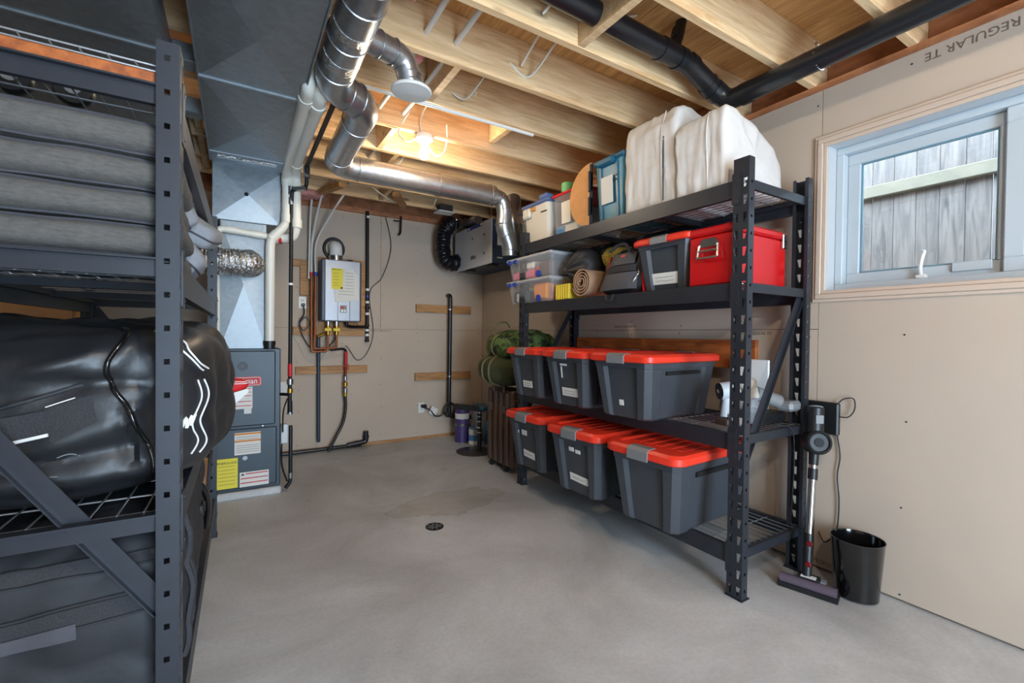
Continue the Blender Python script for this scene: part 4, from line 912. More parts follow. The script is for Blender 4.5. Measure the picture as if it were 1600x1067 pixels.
# ---------------------------------------------------------------- top shelf of the right rack
def cover(y0, y1, prof, label, seed):
    t = thing('fabric_covered_box', label, 'covered box', (2.2,(y0+y1)/2,RL[3]))
    # resample the side profile evenly
    P = [Vector((a,b)) for a, b in prof]; P.append(P[0]); L = [0]
    for a, b in zip(P, P[1:]): L.append(L[-1]+(b-a).length)
    N_ = 120; out = []; k = 0
    for i in range(N_):
        s = L[-1]*i/N_
        while L[k+1] < s: k += 1
        out.append(P[k].lerp(P[k+1], (s-L[k])/(L[k+1]-L[k])))
    for _ in range(1): out = [(out[i-1]+out[i]*2+out[(i+1) % N_])/4 for i in range(N_)]
    c = sum(out, Vector((0,0)))/N_
    rings = []; nY = 34
    for j in range(nY):
        v = j/(nY-1); ins = .0
        e = min(v, 1-v); ins = .05*max(0, 1-e/.05)**2
        y = y0+(y1-y0)*v
        ring = []
        for i, p in enumerate(out):
            q = p+(c-p)*ins; z = max(q.y, RL[3]+.001); P3 = Vector((q.x, y, z))
            d = Vector(((p-c).x, 0, (p-c).y)).normalized()
            fold = .006*noise.noise(Vector((P3.x*9+seed, y*26, P3.z*4)))+.005*noise.noise(Vector((P3.x*24, y*40+seed, P3.z*8)))
            diag = abs(noise.noise(Vector(((P3.x+P3.z)*7+seed, (P3.z-P3.x)*2.5, y*3)))); fold += .006*(1-min(1,diag*4))
            P3 += d*fold+Vector((0,.008*noise.noise(P3*12+Vector((seed,3,1))),0)); P3.z = max(P3.z, RL[3]+.001); ring.append(P3)
        rings.append(ring)
    mm = MB().loft(rings, cap=False)
    for rg in (rings[0], rings[-1]):          # end faces as fans of inset rings, wrinkled
        cy = rg[0].y; cen = Vector((sum(p.x for p in rg)/N_, cy, sum(p.z for p in rg)/N_)); prev = rg; sgn = -1 if rg is rings[0] else 1
        for s_ in (.85,.7,.55,.4,.25,.1):
            cur = []
            for p in rg:
                q_ = cen+(p-cen)*s_; dg = abs(noise.noise(Vector(((q_.x-q_.z)*5+seed, (q_.z+q_.x)*1.6, 2)))); q_.y += sgn*(.012*(1-s_)+.012*(1-min(1,dg*5))); cur.append(q_)
            mm.loft([prev, cur], cap=False); prev = cur
        mm.add(prev, [tuple(range(N_))])
    bmw = bmesh.new(); o_ = mm.build('cloth_cover', M['cover'], t, smooth=50); bmw.from_mesh(o_.data); bmesh.ops.remove_doubles(bmw, verts=bmw.verts[:], dist=.0002); bmesh.ops.recalc_face_normals(bmw, faces=bmw.faces[:]); bmw.to_mesh(o_.data); bmw.free()
    MB().tube(smoothpath([(prof[0][0]-.003, y0+.09, RL[3]+.02),(prof[1][0]-.004, y0+.09, prof[1][1]-.05),(prof[2][0]-.003,y0+.09,prof[2][1]-.0)]), .003, 5).build('seam', M['cover'], t, smooth=60)
    return t
cvA = cover(1.585, 1.95, [(1.965,1.893),(1.955,2.30),(1.99,2.40),(2.08,2.415),(2.25,2.37),(2.40,2.27),(2.45,2.18),(2.455,1.893)], 'white cloth covered box on the top shelf next to the teal tote', 3)
cvB = cover(1.30, 1.575, [(1.955,1.893),(1.94,2.215),(1.96,2.27),(2.02,2.275),(2.22,2.225),(2.37,2.15),(2.43,2.07),(2.445,1.893)], 'white cloth covered box on the top shelf nearest the window', 8)
MB().tube(smoothpath([(1.955,1.66,1.91),(1.952,1.66,2.1),(1.95,1.66,2.25)]), .003, 5).build('zip', M['ink'], cvA, smooth=60)

tl = thing('teal_tote', 'teal plastic tote with taped note on the top shelf', 'tote', (2.2,2.11,RL[3]))
def taper(x0,x1,y0,y1,z0,z1,dx,dy,r=.02):
    f = lambda a, z: [(x, y, z) for x, y in rrect(x0+a*dx, x1-a*dx, y0+a*dy, y1-a*dy, r)]
    return MB().loft([f(1, z0), f(0, z1)])
taper(1.965,2.45,1.957,2.215,RL[3]+.001,2.255,.022,.016).build('body', M['teal'], tl, smooth=30)
MB().cbox(1.95,2.465,1.952,2.222,2.252,2.285,.01).build('lid', M['teal_lid'], tl)
MB().cbox(1.928,1.968,2.03,2.17,2.232,2.272,.008).build('handle', M['teal_lid'], tl)
for y in (2.02,2.16): MB().prism([(1.986,RL[3]+.01),(1.978,RL[3]+.01),(1.957,2.24),(1.966,2.24)], 'y', y-.008, y+.008).build('rib', M['teal_lid'], tl)
nt_ = MB().prism([(1.968,2.0),(1.9655,2.0),(1.957,2.165),(1.9595,2.165)], 'y', 2.05, 2.15).build('taped_note', M['paper'], tl)
MB().tube([(1.9575,2.03,2.15),(1.9565,1.99,2.16)], .0018, 4).tube(smoothpath([(1.958,2.045,2.12),(1.961,2.045,2.14),(1.961,2.035,2.115),(1.961,2.025,2.135),(1.961,2.015,2.12),(1.96,2.0,2.14)]), .0016, 4).build('marker_writing', M['ink'], tl)

rb = thing('round_board', 'half-round tan board standing on edge at the front beside the teal tote', 'board', (1.95,2.3,RL[3]))
hp_ = [(2.238+.197*math.sin(PI*k/28), 2.088-.197*math.cos(PI*k/28)) for k in range(29)]
MB().prism(hp_, 'x', 1.938, 1.954).build('panel', M['cork'], rb)
MB().tube([(1.955,2.238+.196*math.sin(PI*k/28), 2.088-.196*math.cos(PI*k/28)) for k in range(29)], .009, 6).build('edge_band', M['greytote'], rb, smooth=60)
MB().cbox(1.928,1.962,2.226,2.246,2.10,2.235,.006).build('bracket', M['black_plastic'], rb)
MB().cbox(1.928,1.962,2.226,2.244,1.95,2.07,.006).build('bracket', M['black_plastic'], rb)
MB().cbox(1.94,1.96,2.226,2.238,1.893,2.28,.003).build('hinge_strip', M['ink'], rb)
pl = thing('picnic_plate', 'round green plate with white rim standing behind the clear tote', 'plate', (2.15,2.6,2.24))
c1_ = Vector((2.12,2.47,2.245)); n2_ = Vector((-.75,.64,.1)).normalized()
MB().cyl(c1_-n2_*.006, c1_+n2_*.006, .095, n=32).build('rim', M['white'], pl, smooth=40)
MB().cyl(c1_+n2_*.005, c1_+n2_*.009, .07, n=32).build('face', M['green'], pl, smooth=40)
ct = thing('clear_tote', 'clear tote with red lid edge and paper notes, top shelf', 'tote', (2.15,2.53,RL[3]))
taper(1.975,2.40,2.345,2.675,RL[3]+.001,2.175,.012,.014).build('body', M['clear'], ct, smooth=30)
MB().cbox(1.966,2.41,2.337,2.685,2.172,2.192,.007).build('lid', M['redcloth'], ct)
MB().prism([(1.982,1.97),(1.979,1.97),(1.973,2.12),(1.976,2.12)], 'y', 2.475, 2.575).build('paper_note', M['paper'], ct)
MB().cbox(2.0,2.37,2.42,2.64,RL[3]+.012,1.97,.01).build('white_contents', M['whitecloth'], ct)
MB().cbox(2.03,2.3,2.44,2.62,1.972,2.1,.02).build('pale_contents', M['pillow'], ct)
MB().cbox(1.985,2.0,2.56,2.65,RL[3]+.012,1.96,.004).build('blue_contents', M['bluelabel'], ct)
tag(MB().lathe([(.04,0),(.046,.004),(.048,.06),(.044,.068),(.0001,.069)], (2.02,2.56,2.192), 22).build('green_cup', M['green'], smooth=40), 'green plastic cup upside down on the clear tote', 'cup')
gt = thing('pale_grey_tote', 'pale grey tote with blue-grey lid at the far end of the top shelf', 'tote', (2.2,2.87,RL[3]))
taper(1.955,2.40,2.71,3.04,RL[3]+.001,2.175,.02,.012,.03).build('body', M['greytote'], gt, smooth=30)
MB().cbox(1.94,2.415,2.695,3.055,2.165,2.195,.01).build('lid', M['bluelid'], gt)
MB().cbox(1.93,2.0,2.70,2.80,2.185,2.225,.01).build('lid_bump', M['bluelid'], gt)
MB().cbox(1.935,1.965,2.93,3.03,2.085,2.165,.012).build('handle', M['greytote'], gt)
MB().cbox(1.94,1.965,2.87,2.93,2.13,2.16,.006).build('latch', M['cork'], gt)
MB().box(1.9535,1.957,2.73,2.80,2.098,2.106).build('groove', M['ink'], gt)
cf = thing('clear_bin', 'clear bin of odds and ends behind the pale grey tote', 'bin', (2.2,3.15,2.0))
taper(2.06,2.42,3.06,3.28,1.9,2.2,.02,.014).build('body', M['clear'], cf, smooth=30)
MB().cbox(2.05,2.43,3.055,3.29,2.198,2.22,.008).build('lid', M['latch'], cf)
MB().cbox(2.1,2.38,3.09,3.25,1.91,2.1,.03).build('contents', M['ink'], cf)

# ---------------------------------------------------------------- second shelf of the right rack
Z2 = RL[2]
def clear_box(z, label, inner, y0=2.60, y1=3.20, x0=1.905):
    t = thing('clear_latch_bin', label, 'bin', (x0+.2,(y0+y1)/2,z))
    taper(x0+.005,x0+.42,y0+.005,y1-.005,z+.001,z+.155,.022,.018,.03).build('body', M['clear'], t, smooth=30)
    MB().cbox(x0-.008,x0+.432,y0-.008,y1+.008,z+.153,z+.178,.009).build('lid', M['frost'], t)
    for y in (y1-.13,y1-.05): MB().cbox(x0-.014,x0-.002,y-.025,y+.025,z+.135,z+.168,.004).build('lid_clip', M['blue'], t)
    MB().lathe([(.026,0),(.026,-.010),(.012,-.014),(.0001,-.014)], (x0+.018,y0+.17,z+.028), 18, 'x').build('wheel', M['blue'], t, smooth=40)
    for (xa,xb,ya,yb,za,zb,mt,nm) in inner: MB().cbox(x0+xa,x0+xb,y0+ya,y0+yb,z+za,z+zb,.012).build(nm, M[mt], t)
    return t
clear_box(Z2, 'clear latching bin with an orange item inside, bottom of the pair', [(.03,.3,.33,.55,.01,.10,'heater_side','grey_contents'),(.03,.2,.09,.26,.02,.14,'orange','orange_contents'),(.028,.05,.45,.5,.01,.09,'whitecloth','white_contents')])
clear_box(Z2+.181, 'clear latching bin with a pink item inside, stacked on top', [(.03,.35,.26,.56,.01,.075,'pink','pink_contents'),(.03,.3,.05,.2,.01,.12,'case','brown_contents'),(.03,.05,.2,.24,.01,.09,'redcloth','red_contents'),(.04,.2,.28,.5,.078,.14,'whitecloth','pale_contents')])
yn = thing('yellow_slatted_block', 'bright yellow ribbed plastic block between bin and rolled mat', 'block', (1.98,2.5,Z2))
for k in range(6): MB().cbox(1.935,2.10,2.43+.026*k,2.452+.026*k,Z2+.001,Z2+.108,.005).build('rib', M['yellow'], yn)
rm = thing('rolled_mat', 'tan rolled exercise mat on the second shelf', 'mat', (2.1,2.31,Z2))
sp_ = []
for k in range(76):
    a = k*.33; r = .022+.0030*a; sp_.append((r*math.cos(a), r*math.sin(a)))
m = MB(); k0 = len(sp_)
def spth(x): return [(x, 2.305+p[0], Z2+.105+p[1]) for p in sp_]
inner_ = [( (.022+.0030*k*.33-.007)*math.cos(k*.33), (.022+.0030*k*.33-.007)*math.sin(k*.33)) for k in range(76)]
def spth2(x): return [(x, 2.305+p[0], Z2+.105+p[1]) for p in inner_]
A, B, C_, D_ = spth(1.935), spth2(1.935), spth(2.42), spth2(2.42)
m.v += [Vector(p) for p in A+B+C_+D_]; n_ = 76
for i in range(n_-1):
    m.f += [(i,i+1,n_+i+1,n_+i),(2*n_+i,2*n_+i+1,i+1,i),(n_+i,n_+i+1,3*n_+i+1,3*n_+i),(3*n_+i,3*n_+i+1,2*n_+i+1,2*n_+i)]
m.build('roll', M['mat'], rm, smooth=40)
sk = thing('drawstring_sack', 'black drawstring sack bunched above the rolled mat', 'sack', (2.1,2.42,Z2+.2))
cS = Vector((2.08,2.435,1.645))
def sackS(u, v):
    a = 2*PI*u; t = v
    ax = Vector((-.8,.55,-.12)).normalized(); e1 = ax.orthogonal().normalized(); e2 = ax.cross(e1)
    r = .142*math.sin(PI*min(.5, t*.5/.5+.03))**.5 if t < .47 else .142*(1-max(0,(t-.47)/.53)**1.7*.88)
    r *= 1+.30*max(0,(t-.42))*math.cos(a*12+1.5*noise.noise(Vector((math.cos(a)*2,math.sin(a)*2,0))))
    return cS+ax*(t-.5)*.27+(e1*math.cos(a)+e2*math.sin(a))*r
MB().grid(sackS, 144, 30, wrapu=True).build('sack_body', M['nylon'], sk, smooth=60)
tip = sackS(0,1)*.5+sackS(.5,1)*.5
MB().lathe([(.008,-.02),(.03,-.005),(.026,.01),(.01,.02)], tip, 12, 'x').build('knot', M['nylon'], sk, smooth=60)
nb = thing('yellow_net_bag', 'yellow net bag under the top beam behind the backpack', 'bag', (2.15,2.2,1.65))
blobmesh(blob((2.16,2.18,1.69),(.1,.11,.075),.9,.9,.02,20,5,.01,60),36,22).build('net', mk('yellow_net', (150,130,44), .8, bump=1.0, bscale=140, var=.6, vscale=70), nb, smooth=60)
tag(blobmesh(blob((2.28,2.0,1.57),(.14,.15,.14),.7,.7,.02,8,2),30,20).build('dark_stuff_sack', M['nylon'], smooth=60), 'dark stuff sack pushed behind the backpack', 'sack')
bp_ = thing('backpack', 'dark grey backpack with red side panels lying on the second shelf', 'backpack', (2.05,1.98,Z2))
def bpS(u, v):
    S = blob((2.08,1.985,Z2+.14),(.15,.205,.145),.55,.5,.018,9,4,.008,22, flat=Z2+.001)
    p = S(u, v); h = (p.z-Z2)/.28
    p.y = 1.985+(p.y-1.985)*(1-.30*h)-.02*h; p.x += .07*h
    return p
MB().grid(bpS, 48, 26, wrapu=True).build('body', M['nylon'], bp_, smooth=60)
def bpf(y, h, off=.0):
    yy = 1.985+(y-1.985)*(1-.26*h)-.02*h
    return Vector((1.921+.075*h**1.4-off+.10*max(0,abs(y-1.985)/.2)**4, yy, Z2+.02+.25*h))
def strip(y0, y1, h0, h1, off, name, mat, n=10):
    MB().grid(lambda u, v: bpf(y0+(y1-y0)*u, h0+(h1-h0)*v, off), n, n).build(name, M[mat], bp_, smooth=60, fix=False)
strip(1.83, 2.14, .02, .42, .010, 'front_pocket', 'greynylon'); strip(1.845, 2.125, .44, .6, .009, 'webbing_band', 'webbing'); strip(1.86, 2.11, .62, .9, .008, 'upper_pocket', 'greynylon')
for s, ya in ((1,2.135),(-1,1.80)):
    MB().add([(1.99,ya-s*.05,Z2+.24),(1.975,ya-s*.01,Z2+.005),(2.1,ya+s*.025,Z2+.01),(2.1,ya-s*.03,Z2+.24),(1.985,ya+s*.012,Z2+.08)], [(0,1,4),(0,4,3),(4,2,3),(4,1,2)]).build('red_side_panel', M['redcloth'], bp_, fix=False)
strip(1.95,1.995,.80,.86,.012,'red_badge','redprint',4)
MB().tube(smoothpath([bpf(1.83,.45,.014),bpf(1.822,.38,.02),bpf(1.832,.30,.018),bpf(1.845,.16,.016)]), .004, 6).build('zip_pull', M['chrome'], bp_, smooth=60)
MB().tube(smoothpath([(1.97,2.07,Z2+.265),(1.98,2.02,Z2+.30),(1.98,1.95,Z2+.295),(1.97,1.91,Z2+.25)]), .010, 8).build('grab_handle', M['webbing'], bp_, smooth=60)
MB().tube(smoothpath([(1.92,2.05,Z2+.003),(1.912,2.04,Z2-.03),(1.912,2.0,Z2-.036),(1.918,1.985,Z2+.002)]), .004, 6).build('hanging_strap', M['webbing'], bp_, smooth=60)
co = thing('cooler_box', 'glossy red steel cooler with chrome handle beside the front post', 'cooler', (2.17,1.36,Z2))
MB().cbox(1.955,2.39,1.245,1.49,Z2+.001,1.672,.008).build('body', M['red'], co)
MB().cbox(1.948,2.397,1.238,1.497,1.674,1.712,.010).build('lid', M['red'], co)
hp = MB().prism([(1.335,1.615),(1.415,1.615),(1.425,1.635),(1.41,1.655),(1.34,1.655),(1.325,1.635)], 'x', 1.948, 1.955).build('handle_plate', M['chrome'], co)
MB().tube(fillet([(1.947,1.425,1.625),(1.935,1.43,1.56),(1.935,1.32,1.56),(1.947,1.325,1.625)], .012), .006, 8).build('handle_bail', M['chrome'], co, smooth=60)
MB().tube([(1.937,1.42,1.595),(1.937,1.33,1.595)], .006, 8).build('handle_bar', M['chrome'], co, smooth=60)
MB().cbox(2.335,2.37,1.228,1.245,1.625,1.70,.004).build('latch', M['chrome'], co)

# ---------------------------------------------------------------- behind and beside the upper totes
tag(MB().cbox(2.44,2.47,1.42,2.95,1.0,1.165,.004).build('leaning_plank', M['orange_wood']), 'orange-brown plank on edge behind the upper totes', 'plank')
tag(MB().cbox(2.405,2.42,1.33,1.55,.745,1.06,.003).build('white_panel', M['white']), 'white panel standing between the upper tote and the wall', 'panel')
hv = thing('handheld_vacuum', 'silver handheld vacuum lying on the wire deck behind the front post', 'vacuum', (2.15,1.36,RL[1]))
Z1 = RL[1]
def seg(p, q, r0, r1, nm, mt, n=18): MB().cyl(p, q, r0, r1, n).build(nm, M[mt], hv, smooth=50)
seg((2.10,1.405,.905),(2.17,1.36,.915),.043,.045,'motor_housing','hrv'); seg((2.094,1.409,.904),(2.101,1.404,.905),.041,.043,'black_end_disc','black_gloss')
seg((2.0925,1.41,.9035),(2.094,1.409,.904),.011,.011,'disc_badge','white')
seg((2.13,1.385,.87),(2.10,1.375,.775),.02,.024,'handle','hrv')
MB().cbox(2.05,2.12,1.325,1.40,Z1+.002,.775,.006).build('battery', M['case'], hv); MB().cbox(2.085,2.135,1.30,1.35,Z1+.002,.80,.008).build('battery_clip', M['hrv'], hv)
seg((2.215,1.315,Z1+.01),(2.215,1.315,.88),.036,.042,'dust_bin','clear'); seg((2.215,1.315,.88),(2.215,1.315,.93),.044,.034,'cyclone','greytote')
blobmesh(blob((2.205,1.325,.945),(.045,.045,.035),.9,.9),20,12).build('cyclone_top', M['greytote'], hv, smooth=60)
seg((2.24,1.305,.90),(2.36,1.25,.855),.034,.034,'nozzle_tube','latch'); MB().cbox(2.35,2.455,1.18,1.27,.81,.862,.014).build('nozzle_head', M['latch'], hv)
MB().cbox(2.2,2.44,1.25,1.42,Z1+.001,.80,.012).build('accessory', M['black_plastic'], hv)
tag(MB().tube(smoothpath([(2.25,1.20,.755),(2.31,1.16,.735),(2.33,1.155,.6),(2.33,1.16,.4),(2.34,1.17,.27),(2.37,1.15,.233),(2.42,1.12,.225),(2.45,1.15,.228)], 8), .003, 6).build('charging_cord', M['iron'], smooth=60), 'thin dark charging cord hanging off the wire deck to the bottom shelf', 'cord')
sv = thing('stick_vacuum', 'upright cordless stick vacuum leaning by the rear post of the right rack', 'vacuum', (2.28,1.06,0))
def sg(p, q, r0, r1, nm, mt, n=18): return MB().cyl(p, q, r0, r1, n).build(nm, M[mt], sv, smooth=50)
hdv = Vector((2.305-2.24,.94-1.165,0)).normalized(); ctr = Vector((2.277,1.055,0)); nv = Vector((-hdv.y, hdv.x, 0)); nv = nv if nv.x < 0 else -nv
R_ = Matrix((hdv, nv, Vector((0,0,1)))).transposed()
MB().obox(ctr+Vector((0,0,.012)), (.235,.075,.022), R_).build('floor_head', M['black_plastic'], sv)
MB().cyl(ctr-hdv*.112+Vector((0,0,.034))+nv*.008, ctr+hdv*.112+Vector((0,0,.034))+nv*.008, .024, n=14).build('roller_cover', mk('smoky_clear', (92,80,92), .15), sv, smooth=50)
MB().obox(ctr+Vector((0,0,.058))-nv*.012, (.085,.05,.022), R_).build('neck_joint', M['black_plastic'], sv)
MB().obox(ctr+Vector((0,0,.0705))-nv*.006+nv*.008, (.06,.03,.002), R_).build('head_label', M['paper'], sv)
for s in (-1, 1): MB().obox(ctr+hdv*s*.055+Vector((0,0,.052))-nv*.02, (.02,.03,.018), R_).build('axle_lug', M['latch'], sv)
p0 = Vector((2.286,1.068,.06)); p1 = Vector((2.435,1.112,.70))
P_ = lambda t: p0.lerp(p1, t)
sg(P_(0), P_(.30), .02, .019, 'lower_tube', 'black_plastic'); sg(P_(.30), P_(.68), .0165, .0165, 'silver_tube', 'chrome'); sg(P_(.68), P_(.76), .021, .021, 'tube_collar', 'black_plastic'); sg(P_(.76), P_(.785), .018, .018, 'silver_ring', 'chrome'); sg(P_(.785), P_(.93), .02, .024, 'upper_tube', 'black_plastic')
for t_ in (.1,.24): 
    MB().lathe([(.014,0),(.012,-.003),(.0001,-.004)], P_(t_)+Vector((-.019,-.012,0)), 10, 'x').build('red_button', M['knob'], sv)
q = P_(.955); ax = Vector((-.62,-.76,.12)).normalized()
MB().cyl(q-ax*.02, q+ax*.04, .058, n=28).build('dust_cup', M['black_plastic'], sv, smooth=40)
u3 = ax.orthogonal().normalized(); w3 = ax.cross(u3)
MB().tube([q+ax*.042+(u3*math.cos(a)+w3*math.sin(a))*.05 for a in [2*PI*k/28 for k in range(28)]], .008, 6, closed=True).build('cup_ring', M['black_plastic'], sv, smooth=60)
MB().cyl(q+ax*.038, q+ax*.044, .022, n=16).build('cup_centre', M['ink'], sv, smooth=40)
sg(q+Vector((.0,.0,.045)), q+Vector((.012,.004,.165)), .038, .038, 'motor', 'black_plastic'); axh = Vector((ax.x,ax.y,0)).normalized(); MB().obox(q+Vector((.008,.002,.115))+axh*.038, (.034,.004,.04), Matrix((axh.cross(Vector((0,0,1))),axh,Vector((0,0,1)))).transposed()).build('rating_label', M['latch'], sv)
sg(q+Vector((.012,.004,.165)), q+Vector((.014,.005,.172)), .034, .03, 'motor_cap', 'latch')
wb = tag(MB().cbox(WX-.03,WX-.001,1.05,1.20,.70,.86,.006).build('charger_bracket', M['black_plastic']), 'black wall charger bracket behind the stick vacuum', 'charger')
tag(MB().tube(smoothpath([(WX-.02,1.055,.86),(WX-.02,1.03,.885),(WX-.02,.99,.89),(WX-.02,.985,.84),(WX-.02,1.01,.80),(WX-.02,1.05,.795)], 8), .003, 6).build('charger_lead', M['ink'], smooth=60), 'short charger lead looping out from the wall bracket', 'cord')
tag(MB().tube(smoothpath([(WX-.01,1.06,.70),(WX-.012,1.045,.6),(WX-.012,1.055,.5),(WX-.012,1.045,.38),(WX-.012,1.05,.25),(WX-.02,1.07,.19),(WX-.03,1.10,.16),(WX-.02,1.13,.2)], 8), .003, 6).build('charger_lead', M['ink'], smooth=60), 'wavy dark charger lead hanging down the wall beside the stick vacuum', 'cord')
bn = thing('wastebasket', 'glossy black round wastebasket on the floor by the right wall', 'wastebasket', (2.432,.925,0))
MB().lathe([(.0001,.004),(.075,.004),(.084,.008),(.102,.262),(.104,.268),(.100,.268),(.098,.262),(.081,.012),(.0001,.010)], (2.432,.925,0), 40).build('bin_shell', M['black_gloss'], bn, smooth=40)
# ================================================================ back corner
cs = thing('hard_case', 'brown ribbed hard travel case standing on its wheels by the far rack post', 'case', (2.1,3.46,0))
MB().cbox(1.99,2.20,3.24,3.68,.035,.70,.018).build('shell', M['case'], cs)
for y in (3.30,3.40,3.50,3.60): MB().cbox(1.972,1.992,y-.022,y+.022,.06,.68,.006).build('rib', M['case'], cs)
for z in (.12,.36,.60): MB().cbox(2.0,2.19,3.225,3.243,z-.025,z+.025,.006).build('rib', M['case'], cs)
MB().box(2.092,2.098,3.233,3.687,.034,.702).build('lid_seam', M['ink'], cs)
for y in (3.33,3.58):
    MB().cbox(1.962,1.99,y-.03,y+.03,.50,.57,.006).build('latch', M['case'], cs); MB().lathe([(.026,-.012),(.026,.012)], (1.99,y,.026), 16, 'y').build('wheel', M['black_plastic'], cs, smooth=40)
MB().tube(fillet([(1.985,3.37,.68),(1.985,3.37,.735),(1.985,3.55,.735),(1.985,3.55,.68)], .03), .012, 8).build('handle', M['case'], cs, smooth=60)
df = thing('duffel_bag', 'olive green canvas duffel lying on top of the brown case', 'duffel', (2.05,3.45,.72))
SD = blob((2.13,3.46,.865),(.28,.24,.135),.75,.62,.014,8,3,.006,25)
blobmesh(SD,56,30).build('bag', M['olive'], df, smooth=60)
for u in (.40,.47,.53): MB().tube([SD(u+.02*(v-.5), .06+.88*v, .005) for v in [k/20 for k in range(21)]], .011, 6).build('strap', M['olive_strap'], df, smooth=60)
cp = thing('camo_pack', 'green camouflage pack on top of the olive duffel', 'pack', (2.2,3.42,.98))
SC = blob((2.20,3.42,1.085),(.30,.23,.135),.8,.75,.022,9,6,.012,24)
blobmesh(SC,60,30).build('bag', M['camo'], cp, smooth=60)
for u in (.42,.5): MB().tube([SC(u, .12+.6*v, .006) for v in [k/16 for k in range(17)]], .009, 6).build('strap', M['olive_strap'], cp, smooth=60)
MB().tube(smoothpath([(1.98,3.5,1.13),(1.95,3.52,1.2),(1.97,3.5,1.27),(2.05,3.46,1.29),(2.08,3.44,1.24)]), .008, 6).build('cord_loop', M['olive_strap'], cp, smooth=60)

def can(x, y, r, h, mats, label, lidmat='steel'):
    t = thing('paint_can', label, 'can', (x,y,0))
    MB().lathe([(r,.002),(r,h-.004),(r*.97,h)], (x,y,0), 24).build('body', M[mats], t, smooth=40)
    MB().lathe([(r*1.02,.0),(r*1.02,.006)], (x,y,.001), 24).lathe([(r*1.03,-.008),(r*1.03,0),(r*.9,0),(r*.88,-.004),(r*.4,-.003)], (x,y,h+.002), 24).build('rims', M[lidmat], t, smooth=40)
    return t
can(2.13,4.52,.075,.19,'purple','purple paint can at the bottom of the stack by the back wall')
t = can(2.14,4.53,.078,.18,'purple','purple and white paint can stacked on the bottom purple can'); t.location.z = .195
MB().lathe([(.0795,.06),(.0795,.12)], (2.14,4.53,.195), 24).build('white_band', M['paper'], t, smooth=40)
for o in bpy.data.objects:
    if o.parent == t and o.name.startswith('white_band'): o.location.z -= .195
t = can(2.20,4.33,.07,.185,'bluelabel','white and blue paint can in front of the purple cans')
MB().lathe([(.0705,.11),(.0705,.17)], (2.20,4.33,0), 24).build('white_band', M['paper'], t, smooth=40); MB().lathe([(.0706,.012),(.0706,.05)], (2.20,4.33,0), 24).build('white_band', M['paper'], t, smooth=40)
can(2.33,4.5,.085,.36,'heater','large grey pail between the purple cans and the corner')
t = can(2.38,4.28,.08,.24,'bluelabel','blue labelled pail beside the brown case')
can(2.4,4.62,.08,.38,'teal','teal pail in the back corner')
st = thing('pedestal_stand', 'black pedestal stand with a flat round base beside the brown case', 'stand', (2.06,4.06,0))
MB().lathe([(.185,.0),(.188,.006),(.18,.010),(.03,.014),(.03,.0141)], (2.06,4.06,.0), 40).build('base', mk('dull_steel_disc', (70,66,62), .35, .5), st, smooth=30)
MB().cyl((2.10,4.04,.012),(2.10,4.04,.42),.022).build('pole', M['iron'], st, smooth=50)
for z in (.19,.24,.30,.35,.39): MB().cyl((2.10,4.04,z),(2.10,4.04,z+.012),.0245).build('ring', M['chrome'], st, smooth=50)
MB().bar((1.90,4.2,.45),(2.14,4.0,.43),.05,.05).build('arm', M['black_plastic'], st); MB().cbox(2.08,2.2,3.94,4.08,.42,.46,.01).build('head', M['teal_lid'], st)

# ================================================================ left rack: cushions
z3 = LL[2]
zc = z3+.002; hts = (.078,.074,.078,.085)
for i, h in enumerate(hts):
    nm = ('grey seat cushion at the bottom of the stack, on the wire deck','grey seat cushion second from the bottom of the stack','grey seat cushion third from the bottom of the stack','grey seat cushion on top of the stack, under the upper beam')[i]
    t = thing('seat_cushion', nm, 'cushion', (-.42,1.62,zc), 0, 'stacked grey cushions')
    dx = (.0,.008,-.006,.004)[i]
    S = blob((-.415+dx,1.66,zc+h/2),(.285,.335,h/2+.004),.5,.14,.004,10,i*3+1)
    blobmesh(S,88,18).build('pad', M['cushion'], t, smooth=60)
    for v in (.30,.70):
        MB().tube([S(u, v, .002) for u in [k/72 for k in range(72)]], .0035, 5, closed=True).build('piping', M['greynylon'], t, smooth=60)
    zc += h+.0015
def soft(c, s, rot, label, seed, e=(.5,.35)):
    t = thing('throw_pillow', label, 'pillow', c, 0, 'loose grey pillows')
    S = blob((0,0,0), s, e[0], e[1], .012, 9, seed, .006, 24)
    m = blobmesh(S, 48, 24); m.xf(T(*c) @ rot); m.build('pad', M['pillow'], t, smooth=60); 
    m2 = MB().tube([S(u,.5,.002) for u in [k/48 for k in range(48)]], .004, 5, closed=True); m2.xf(T(*c) @ rot); m2.build('piping', M['greynylon'], t, smooth=60)
soft((-.205,2.30,1.63),(.16,.15,.055), Ry(.5) @ Rx(.2), 'grey pillow poking out over the side beam of the left rack', 2)
soft((-.225,2.13,1.69),(.13,.11,.05), Ry(1.0) @ Rz(.3), 'grey pillow wedged upright behind the cushion stack', 5)
soft((-.225,2.14,1.50),(.14,.13,.06), Ry(.75), 'grey pillow sagging over the side beam near the post', 9)
